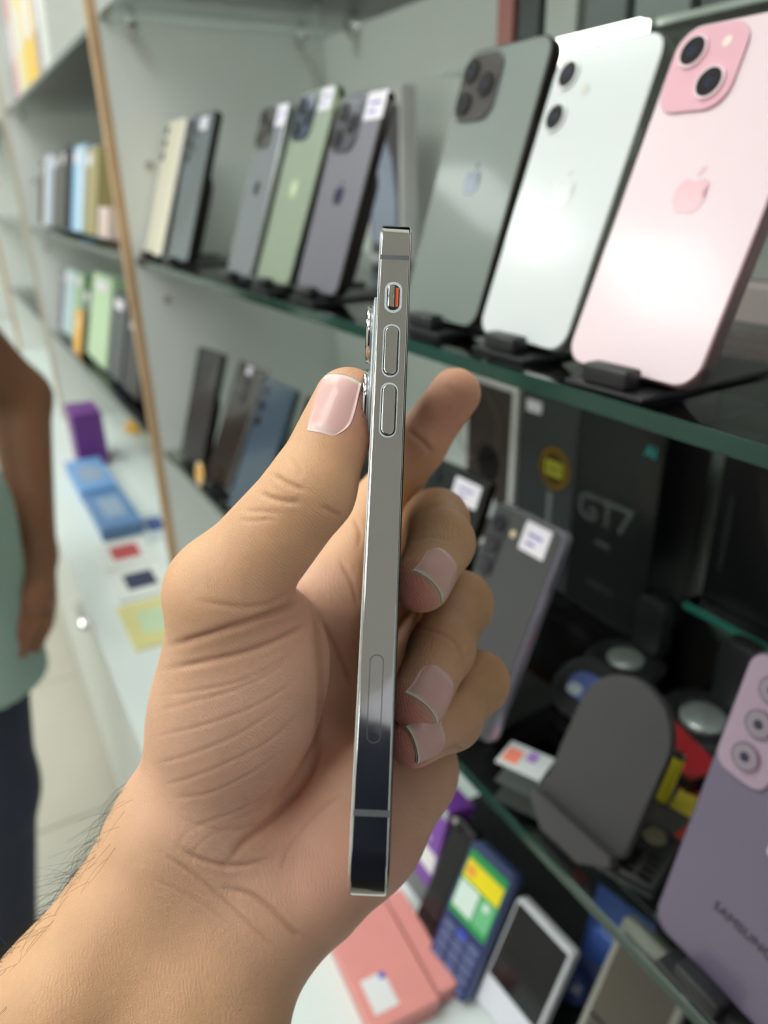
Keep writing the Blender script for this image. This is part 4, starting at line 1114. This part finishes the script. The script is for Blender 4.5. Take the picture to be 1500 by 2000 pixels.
def nail(center, dirn, nrm, L, W, over=1.2, label=None):
    """center: nail middle near the surface, dirn: towards the finger end, nrm: outward"""
    dirn = dirn / np.linalg.norm(dirn); nrm = nrm - (nrm @ dirn) * dirn; nrm /= np.linalg.norm(nrm)
    side = np.cross(dirn, nrm)
    ns, nt_ = 22, 19
    s = np.linspace(-1, 1, ns); t = np.linspace(-1, 1, nt_)
    SS, TT = np.meshgrid(s, t, indexing='ij')
    # round the cuticle end, gently round the free edge
    wS = np.where(SS < -0.3, np.sqrt(np.clip(1 - ((-0.3 - SS) / 0.72) ** 2 * 0.72, 0.05, 1)), 1.0)
    fl_ = np.where(SS > 0, 1 - 0.16 * TT ** 2 * SS, 1.0)
    rad = W / 2 * 1.12
    ang = TT * wS * 0.86
    P = center + (SS * fl_ * L / 2)[..., None] * dirn + (np.sin(ang) * rad / np.sin(0.86) * (W / 2) / rad)[..., None] * side + (8.0 - (1 - np.cos(ang)) * rad)[..., None] * nrm
    P = P.reshape(-1, 3).astype(np.float32); d_ = np.zeros(len(P))
    rd = (-nrm).astype(np.float32)
    for _ in range(40):
        dd = hand_f(P + d_[:, None] * rd); d_ += np.clip(dd, -1, 3) * 0.8
    hit = P + np.minimum(d_, 14)[:, None] * rd
    # smooth the laid sheet so that it keeps a clean arch, then lift it off the skin
    hgt = np.minimum(d_, 8.0 + 4.5).reshape(ns, nt_)
    med = np.median(hgt)
    hgt = np.clip(hgt, med - 2.6, med + 2.6)
    for _ in range(12):
        h2 = hgt.copy(); h2[1:-1] = (hgt[:-2] + 2 * hgt[1:-1] + hgt[2:]) / 4; h2[:, 1:-1] = (h2[:, :-2] + 2 * h2[:, 1:-1] + h2[:, 2:]) / 4; hgt = h2
    base = P + hgt.reshape(-1)[:, None] * rd
    lift = 0.34 + 0.30 * np.clip(SS.reshape(-1), 0, 1) - 0.45 * np.clip(-SS.reshape(-1) - 0.75, 0, 1) * 2 - 0.22 * np.abs(TT.reshape(-1)) ** 6
    top = base + lift[:, None] * nrm; bot = top - 0.55 * nrm
    V = np.concatenate([top, bot]); N = ns * nt_
    i, j = np.meshgrid(np.arange(ns - 1), np.arange(nt_ - 1), indexing='ij'); a = (i * nt_ + j).ravel()
    Q = [np.stack([a, a + 1, a + nt_ + 1, a + nt_], 1), np.stack([a + nt_, a + nt_ + 1, a + 1, a], 1) + N]
    ring = list(range(nt_)) + [nt_ * k + nt_ - 1 for k in range(1, ns)] + [nt_ * (ns - 1) + k for k in range(nt_ - 2, -1, -1)] + [nt_ * k for k in range(ns - 2, 0, -1)]
    Q.append(np.array([[ring[k], ring[(k + 1) % len(ring)], ring[(k + 1) % len(ring)] + N, ring[k] + N] for k in range(len(ring))]))
    pink, white, pale = np.array(srgb(236, 182, 176)), np.array(srgb(242, 228, 208)), np.array(srgb(238, 204, 202))
    e = SS.reshape(-1) + 0.10 * TT.reshape(-1) ** 2
    wf = np.clip((e - 0.90) / 0.05, 0, 1); lu = np.clip((-SS.reshape(-1) - 0.62 - 0.25 * TT.reshape(-1) ** 2) / 0.1, 0, 1)
    col = pink * (1 - lu[:, None] * 0.6) + pale * lu[:, None] * 0.6; col = col * (1 - wf[:, None]) + white * wf[:, None]
    return mesh_np('fingernail', c2w(V / 1000.0) - np.array(inv), np.concatenate(Q), nail_m, phg, np.concatenate([col, col]))


def finger_nail(f, nrm, L, W, along=0.85, shift=0.0):
    a, b = J[f + '_dip'][0] if f != 'th' else J['th_ip'][0], J[f + '_tip'][0]
    d = (b - a) / np.linalg.norm(b - a); n = np.array(nrm, float); n -= (n @ d) * d; n /= np.linalg.norm(n)
    c = b + d * shift + n * J[f + '_tip'][1]
    nail(c, d, n, L, W)


nail(pm(650, 790, 178.5), np.array([0.25, -0.95, 0.10]), np.array([-0.68, -0.10, -0.73]), 15.8, 10.0)
finger_nail('md', (0.72, -0.50, -0.45), 12.0, 11.8, shift=-0.6)
finger_nail('rg', (0.66, -0.50, -0.55), 12.0, 12.0, shift=-0.8)
finger_nail('pk', (0.55, -0.30, -0.75), 9.8, 9.8, shift=0.9)
finger_nail('ix', (0.10, -0.30, 0.95), 11.5, 12.0, shift=1.0)

# ---- hairs along the forearm
hb = bmesh.new(); rh = random.Random(3)
fd = (fa_r[0] - wr_r[0]); fd = fd / np.linalg.norm(fd)
cand = np.where((hp[:, 0] > -60) & (hp[:, 0] < 270) & (hp[:, 1] > 1520) & (hp[:, 1] < 2060) & (facing > -0.25) & (facing < 0.75) & (HN[:, 0] < -0.1))[0]
wts = np.exp(-np.clip(facing[cand], 0, 1) * 3.5) * np.clip((hp[cand, 1] - 1500) / 350, 0.08, 1)
sel = rngf.choice(cand, 260, replace=False, p=wts / wts.sum())
for i in sel:
    p0, n0 = HV2[i], HN[i]
    L = rh.uniform(5, 12); cu = rh.uniform(-0.5, 0.5)
    d0 = n0 * 0.55 + fd * rh.uniform(0.3, 0.9) + np.array([rh.uniform(-.3, .3) for _ in range(3)])
    d0 = d0 / np.linalg.norm(d0); pts = []
    for k_ in range(8):
        s_ = k_ / 7
        p = p0 + d0 * L * s_ + (fd * 0.5 - n0 * 0.42) * L * s_ * s_ * (0.9 + cu) + np.array([0.3, 0.1, 0]) * L * s_ ** 3 * cu * 2.2
        pts.append(c2w(p / 1000.0) - np.array(inv))
    bm_tube(pts, 0.000042, 4, hb, 0.000018)
hr = obj('arm_hair', hb, mat('hair_black', (0.012, 0.010, 0.009), 0.5), phg); hr['kind'] = 'stuff'

# ---- the phone itself
steel = bpy.data.materials.new('polished_steel'); steel.use_nodes = True
_nt = steel.node_tree; _b = _nt.nodes['Principled BSDF']
_b.inputs['Base Color'].default_value = (0.62, 0.60, 0.585, 1); _b.inputs['Metallic'].default_value = 1.0
_tc = _nt.nodes.new('ShaderNodeTexCoord'); _nz = _nt.nodes.new('ShaderNodeTexNoise'); _nz.inputs['Scale'].default_value = 160; _nz.inputs['Detail'].default_value = 5
_nt.links.new(_tc.outputs['Object'], _nz.inputs['Vector'])
_mr = _nt.nodes.new('ShaderNodeMapRange'); _mr.inputs['From Min'].default_value = 0.45; _mr.inputs['From Max'].default_value = 0.8
_mr.inputs['To Min'].default_value = 0.055; _mr.inputs['To Max'].default_value = 0.12
_nt.links.new(_nz.outputs['Fac'], _mr.inputs['Value']); _nt.links.new(_mr.outputs[0], _b.inputs['Roughness'])
hm = Matrix([[*(0, 0, 0), 0] for _ in range(3)] + [[0, 0, 0, 1]])
bot_mid = PB / 1000.0
ax3 = [R @ t_ax, R @ w_ax, R @ u_]            # local x = towards screen, y = away, z = up the phone
if np.dot(np.cross(ax3[0], ax3[1]), ax3[2]) < 0: ax3[0] = -ax3[0]
for c_ in range(3):
    for r_ in range(3): hm[r_][c_] = ax3[c_][r_]
hm.translation = Vector(c2w(bot_mid))
hand_phone = thing('smartphone', 'silver phone with polished steel side held edge-on in the hand', 'smartphone')
hand_phone.matrix_world = hm
SX = 1 if (R.T @ np.array(ax3[0])) @ t_ax > 0 else -1      # screen side sign in local x
LN = PLEN / 1000.0


def side_slab(w_, h_, r, x0, x1, bev, y0=0.0, z0=0.0, n=10):
    """rounded rectangle in the local YZ plane, thickness along X"""
    bm = bm_slab(w_, h_, r, x0, x1, bev, n=n)
    bm.transform(Matrix(((0, 1, 0, 0), (1, 0, 0, y0 + w_ / 2), (0, 0, 1, z0), (0, 0, 0, 1))))
    return bm


TH = PTH / 1000.0
weighted(obj('frame', side_slab(PW / 1000, LN, 0.0095, -TH / 2, TH / 2, 0.00055, n=16), steel, hand_phone, True))
for sgn, nm, m_ in ((SX, 'screen_glass', M_BLKG), (-SX, 'back_glass', mat('back_silver', srgb(196, 198, 200), 0.25, coat=0.3))):
    a, b = sorted((sgn * (TH / 2 - 0.0003), sgn * (TH / 2 + 0.00022)))
    obj(nm, side_slab(PW / 1000 - 0.0022, LN - 0.0022, 0.0085, a, b, 0.0002, 0.0011, 0.0011, 12), m_, hand_phone, True)


def pz(y):      # phone height (m) of a photograph row on its facing side
    best = min(np.linspace(0, 1, 2001), key=lambda s: abs(CY + FPX * (PB + (PT - PB) * s)[1] / (PB + (PT - PB) * s)[2] - y)); return best * LN


def pill(y0, y1, wd, proud, m_, name, x=0.0, back=0.0006):
    a, b = pz(y1), pz(y0)
    bm = bm_slab(wd, b - a, wd / 2 - 1e-5, -proud, back, 0.00025 if proud > 0.0002 else 0.0, x0=x, z0=a, n=8)
    return weighted(obj(name, bm, m_, hand_phone, True)) if proud > 0.0002 else obj(name, bm, m_, hand_phone)


SEAM = mat('seam_dark', (0.01, 0.01, 0.012), 0.5)
BAND = mat('antenna_band', srgb(92, 94, 96), 0.45)
GRIME = mat('rim_residue', srgb(196, 200, 204), 0.7, 0.2, var=0.2, scale=900)
for (a, b, nm) in ((638, 732, 'volume_up_button'), (752, 850, 'volume_down_button')):
    pill(a - 5, b + 5, 0.00395, 0.00002, GRIME, 'button_residue', 0.0, 0.0003)
    pill(a - 1.5, b + 1.5, 0.0034, 0.00004, SEAM, 'button_seam', 0.0, 0.0003)
    pill(a, b, 0.0030, 0.00042, steel, nm)
pill(551, 611, 0.0041, 0.00002, GRIME, 'switch_residue', 0.0, 0.0003)
pill(556, 606, 0.0030, 0.00004, SEAM, 'switch_slot', 0.0, 0.0003)
a_, b_ = pz(604), pz(558)
obj('orange_mark', bm_box(min(SX * 0.0004, SX * 0.00125), max(SX * 0.0004, SX * 0.00125), -0.00008, 0.0003, a_ + 0.0006, b_ - 0.0006, 0.0001), mat('switch_orange', srgb(226, 96, 40), 0.5), hand_phone)
obj('silent_switch', bm_box(min(-SX * 0.00125, SX * 0.0003), max(-SX * 0.00125, SX * 0.0003), -0.0006, 0.0003, a_ + 0.0003, b_ - 0.0003, 0.0002), steel, hand_phone, True)
for yy in (503, 1588):
    zc_ = pz(yy)
    obj('antenna_band', bm_box(-TH / 2 + 0.00025, TH / 2 - 0.00025, -0.00003, 0.0004, zc_ - 0.0006, zc_ + 0.0006), BAND, hand_phone)
st_ = pill(1278, 1452, 0.00285, 0.00002, mat('tray_seam', srgb(120, 122, 124), 0.3, 0.8), 'tray_seam', -SX * 0.0002, 0.0003)
pill(1280.5, 1449.5, 0.0025, 0.00004, steel, 'card_tray', -SX * 0.0002, 0.0003)
obj('eject_hole', bm_cyl(-SX * 0.0002, pz(1438), 0.00055, -0.00007, 0.0003, 18), SEAM, hand_phone)
# camera bump on the back glass
cb = obj('camera_bump', side_slab(0.036, 0.037, 0.010, *sorted((-SX * TH / 2, -SX * (TH / 2 + 0.0011))), 0.0004, 0.006, LN - 0.0535), mat('bump_silver', srgb(170, 174, 178), 0.3, 0.4), hand_phone, True)
for yy, zz_ in ((0.0155, 0.026), (0.0155, 0.044), (0.0335, 0.035)):
    bm = bm_cyl(0, 0, 0.0072, 0.0, 0.0016, 28); bm.transform(Matrix.Rotation(math.pi / 2 * SX, 4, 'Z'))
    ln = obj('camera_lens', bm, steel, hand_phone, True); ln.location = (-SX * (TH / 2 + 0.0010), yy, LN - zz_)
    bm = bm_cyl(0, 0, 0.0062, 0.0010, 0.0018, 28); bm.transform(Matrix.Rotation(math.pi / 2 * SX, 4, 'Z'))
    obj('lens_glass', bm, M_LENS, ln)


# ------------------------------------------------------------------ standing figures
def figure(root, yaw, arms, skin_col, shirt_m, trouser_m, hair_m, shoe_m, skin_m, body=True, h=0.009, shear=0.0, hem=0.90, tilt=0.0, collar=False, slim=1.0, waist=1.01):
    """root at the floor under the hips; local x forward, y left, z up (metres). arms: list of (shoulder, elbow, wrist, hand, sleeve_end 0..1)"""
    root.rotation_euler = (0, 0, yaw)
    A = lambda *v: np.array(v, np.float32)

    def bend(P):
        P = P.copy(); P[:, 1] += tilt * np.clip(P[:, 2] - 1.0, 0, 2); return P

    def torso(P, g=0.0):
        P = bend(P)
        d = ellip(P, A(0.0, 0, 1.22), np.eye(3), (0.105 + g, 0.165 * slim + g, 0.24 + g))
        d = smin(d, ellip(P, A(0, 0, 0.98), np.eye(3), (0.105 + g, 0.160 * slim + g, 0.18 + g)), 0.05)
        return smin(d, rcone(P, A(-0.01, -0.13, 1.37), A(-0.01, 0.13, 1.37), 0.055 + g, 0.055 + g), 0.05)

    def legs(P, g=0.0):
        d = None
        P = P.copy(); P[:, 1] += shear * np.clip(0.95 - P[:, 2], 0, 1)
        for s in (-1, 1):
            c = smin(rcone(P, A(0, s * 0.085 * slim, 0.92), A(0.01, s * 0.095, 0.50), 0.085 * (0.4 + 0.6 * slim) + g, 0.056 + g), rcone(P, A(0.01, s * 0.095, 0.50), A(-0.01, s * 0.10, 0.10), 0.056 + g, 0.040 + g), 0.03)
            d = c if d is None else smin(d, c, 0.02)
        return smin(d, ellip(P, A(-0.01, 0, 0.95), np.eye(3), (0.10 + g, 0.15 * slim + g, 0.11 + g)), 0.04)

    def arm_d(P, g=0.0, part=0):
        d = None
        for sh, el, wr, hd, _ in arms:
            up = rcone(P, A(*sh), A(*el), 0.052 + g, 0.043 + g)
            if part == 0:
                up = smin(up, rcone(P, A(*el), A(*wr), 0.044, 0.027), 0.02)
                hv = A(*hd) - A(*wr); hv = hv / np.linalg.norm(hv); sd = np.cross(hv, A(0.9, 0.3, 0.2)); sd /= np.linalg.norm(sd)
                up = smin(up, rcone(P, A(*wr), A(*hd), 0.026, 0.034), 0.015)
                for q in range(4):
                    b0 = A(*hd) + sd * (q - 1.5) * 0.018
                    ln_ = (0.060, 0.072, 0.068, 0.052)[q]
                    k1 = b0 + hv * ln_ * 0.6; nn = np.cross(hv, sd)
                    k2 = k1 + (hv * 0.75 + nn * 0.65) * ln_ * 0.6
                    up = smin(up, np.minimum(rcone(P, b0, k1, 0.0105, 0.0095), rcone(P, k1, k2, 0.0095, 0.008)), 0.006)
                tb = A(*wr) + hv * 0.02 + sd * 0.03
                up = smin(up, rcone(P, tb, tb + hv * 0.055 + sd * 0.025, 0.013, 0.0095), 0.010)
            d = up if d is None else np.minimum(d, up)
        return d

    def head(P):
        P = bend(P)
        d = ellip(P, A(0.0, 0, 1.655), np.eye(3), (0.098, 0.076, 0.115))
        d = smin(d, ellip(P, A(0.025, 0, 1.60), np.eye(3), (0.072, 0.060, 0.080)), 0.03)
        d = smin(d, rcone(P, A(0.088, 0, 1.650), A(0.106, 0, 1.618), 0.009, 0.014), 0.012)          # nose
        for s in (-1, 1):
            d = smin(d, ellip(P, A(-0.008, s * 0.077, 1.635), np.eye(3), (0.018, 0.008, 0.030)), 0.006)   # ears
            d = np.maximum(d, -(ellip(P, A(0.098, s * 0.031, 1.653), np.eye(3), (0.012, 0.017, 0.009))))  # eye sockets
        d = smin(d, rcone(P, A(0.083, -0.017, 1.578), A(0.083, 0.017, 1.578), 0.0085, 0.0085), 0.006)     # lips
        return smin(d, rcone(P, A(-0.01, 0, 1.58), A(-0.015, 0, 1.40), 0.056, 0.062), 0.03)

    def bodyf(P):
        P = np.asarray(P, np.float32); d = smin(head(P), torso(P), 0.03)
        if body: d = smin(d, arm_d(P), 0.02)
        return smin(d, legs(P), 0.03)

    def shirtf(P):
        P = np.asarray(P, np.float32)
        d = smin(torso(P, 0.014), arm_d(P, 0.012, 1), 0.03)
        z = P[:, 2]
        if hem < 0.85:
            for s in (-1, 1): d = smin(d, rcone(P, A(0, s * 0.05, 0.95), A(0, s * 0.052, 0.55), 0.098, 0.100), 0.04)
        d = np.maximum(d, hem - z)
        if collar:
            d = smin(d, rcone(P, A(-0.012, 0, 1.36), A(0.005, 0, 1.50), 0.085, 0.082), 0.03); return arms_cut(P, d)
        d = np.maximum(d, -(rcone(bend(P), A(-0.012, 0, 1.41), A(0.0, 0, 1.60), 0.066, 0.085)))
        return arms_cut(P, d)

    def arms_cut(P, d):
        for sh, el, wr, hd, cut in arms:
            e_, s_ = A(*el), A(*sh); ax = (e_ - s_); ln_ = np.linalg.norm(ax); ax = ax / ln_
            tt = (P - s_) @ ax; rad = np.linalg.norm(P - s_ - tt[:, None] * ax, axis=1)
            d = np.where(rad < 0.10, np.maximum(d, tt - ln_ * cut), d)
        return d

    def trouf(P):
        P = np.asarray(P, np.float32)
        return np.maximum(np.maximum(legs(P, 0.014), 0.045 - P[:, 2]), P[:, 2] - waist)

    pts = np.array([q for a in arms for q in a[:4]] + [(-0.2, -0.25 - max(0, shear, tilt * 0.5), 0.0), (0.2, 0.25, 1.78)])
    lo, hi = pts.min(0) - 0.12, pts.max(0) + 0.12

    def make(name, f, m, col, hh=h):
        fc = chunked(f); V, Q = surface_nets(fc, lo, hi, hh); V = snap(fc, V.astype(np.float32), hh * 0.4, 1)
        return mesh_np(name, V, Q, m, root, np.tile(np.array(col), (len(V), 1)))

    make('body', bodyf, skin_m, skin_col, h * 0.8)
    make('shirt', shirtf, shirt_m, (1, 1, 1)); make('trousers', trouf, trouser_m, (1, 1, 1))

    def hairf(P):
        P = bend(np.asarray(P, np.float32))
        d = ellip(P, A(-0.008, 0, 1.668), np.eye(3), (0.108, 0.086, 0.118))
        cut = (P[:, 0] * 0.75 - (P[:, 2] - 1.675) * 0.66) - 0.012
        return np.maximum(d, cut)
    make('hair', hairf, hair_m, (0, 0, 0))
    for s in (-1, 1):
        eb = obj('eye', bm_vcyl(0, 0, [(0.002, -0.0118)] + [(0.012 * math.sin(a), -0.012 * math.cos(a)) for a in [math.pi * k / 8 for k in range(1, 8)]] + [(0.002, 0.0118)], 16), mat('eye_white', srgb(225, 220, 214), 0.2), root, True)
        eb.location = (0.0835, s * 0.031 - tilt * 0.653, 1.653)
        ir = obj('iris', bm_vcyl(0, 0, [(0.0055, 0.0), (0.0055, 0.0008)], 14), mat('eye_dark', (0.02, 0.012, 0.008), 0.2), eb); ir.rotation_euler = (0, math.pi / 2, 0); ir.location = (0.0112, 0, 0)
        bm = bm_slab(0.095, 0.255, 0.045, 0.0, 0.055, 0.02)
        sh = obj('shoe', bm, shoe_m, root, True); sh.rotation_euler = (-math.pi / 2, 0, -math.pi / 2); sh.location = (-0.085, s * 0.10 - shear * 0.93, 0.056)
    return root


fabric = lambda n, c: mat(n, c, 0.85, var=0.12, scale=120, bump=0.25)
dark_skin = skin_mat('skin_brown', 0.10, cell=900)
px_at = lambda x, y, d: c2w(np.array([(x - CX) / FPX * d, (y - CY) / FPX * d, d]))
sp = thing('person', 'person in a sage green shirt and navy trousers standing in the aisle', 'person', (-1.07, -0.138, 0.0))
loc_ = lambda p: tuple(np.asarray(p) - np.array([-1.07, -0.138, 0.0]))
el, wr, hd = loc_(px_at(38, 775, 1.13)), loc_(px_at(72, 1085, 1.09)), loc_(px_at(62, 1165, 1.05))
shd = (-0.05, 0.03, 1.375)
figure(sp, 0.0, [(shd, el, wr, hd, 0.55), ((-0.03, -0.33, 1.385), (-0.07, -0.36, 1.10), (0.10, -0.33, 0.90), (0.15, -0.32, 0.83), 0.55)],
       srgb(138, 92, 66), fabric('shirt_sage', srgb(158, 180, 170)), fabric('trousers_navy', srgb(38, 42, 60)), mat('hair_dark', (0.012, 0.010, 0.009), 0.5), mat('shoe_black', srgb(30, 30, 32), 0.5), dark_skin, shear=0.16, hem=0.70, tilt=0.40, slim=0.8, waist=0.76)

# the photographer, whose dark clothes show in the polished steel
fdir = np.array([-0.871, 0.49]); ctr = -fdir * 0.24 + np.array([-0.49, -0.871]) * 0.13
yaw_p = math.atan2(fdir[1], fdir[0])
tmp = Matrix.Translation((ctr[0], ctr[1], 0.0)) @ Matrix.Rotation(yaw_p, 4, 'Z') @ Matrix.Scale(1.08, 4)
elw = tmp.inverted() @ Vector(c2w(el_c / 1000.0))
sub = thing('figure_tmp', 'x', 'x', (ctr[0], ctr[1], 0.0))
figure(sub, 0.0, [((-0.03, 0.185, 1.385), tuple(elw + Vector((-0.02, 0.02, -0.01))), tuple(elw + Vector((0.03, 0, 0))), tuple(elw + Vector((0.06, 0, 0.0))), 1.03), ((-0.03, -0.185, 1.385), (-0.05, -0.23, 1.10), (0.02, -0.23, 0.86), (0.04, -0.23, 0.78), 1.0)],
       srgb(205, 160, 120), fabric('shirt_ink', srgb(28, 36, 58)), fabric('trousers_black', srgb(30, 30, 34)), mat('hair_dark', (0.012, 0.010, 0.009), 0.5), mat('shoe_black', srgb(30, 30, 32), 0.5), bodyM, False)
bpy.context.view_layer.update()
for ch in list(sub.children):
    mw = tmp @ ch.matrix_basis
    ch.parent = phg; ch.matrix_parent_inverse = Matrix.Identity(4)
    ch.matrix_basis = Matrix.Translation(-Vector(phg.location)) @ mw
bpy.data.objects.remove(sub, do_unlink=True)
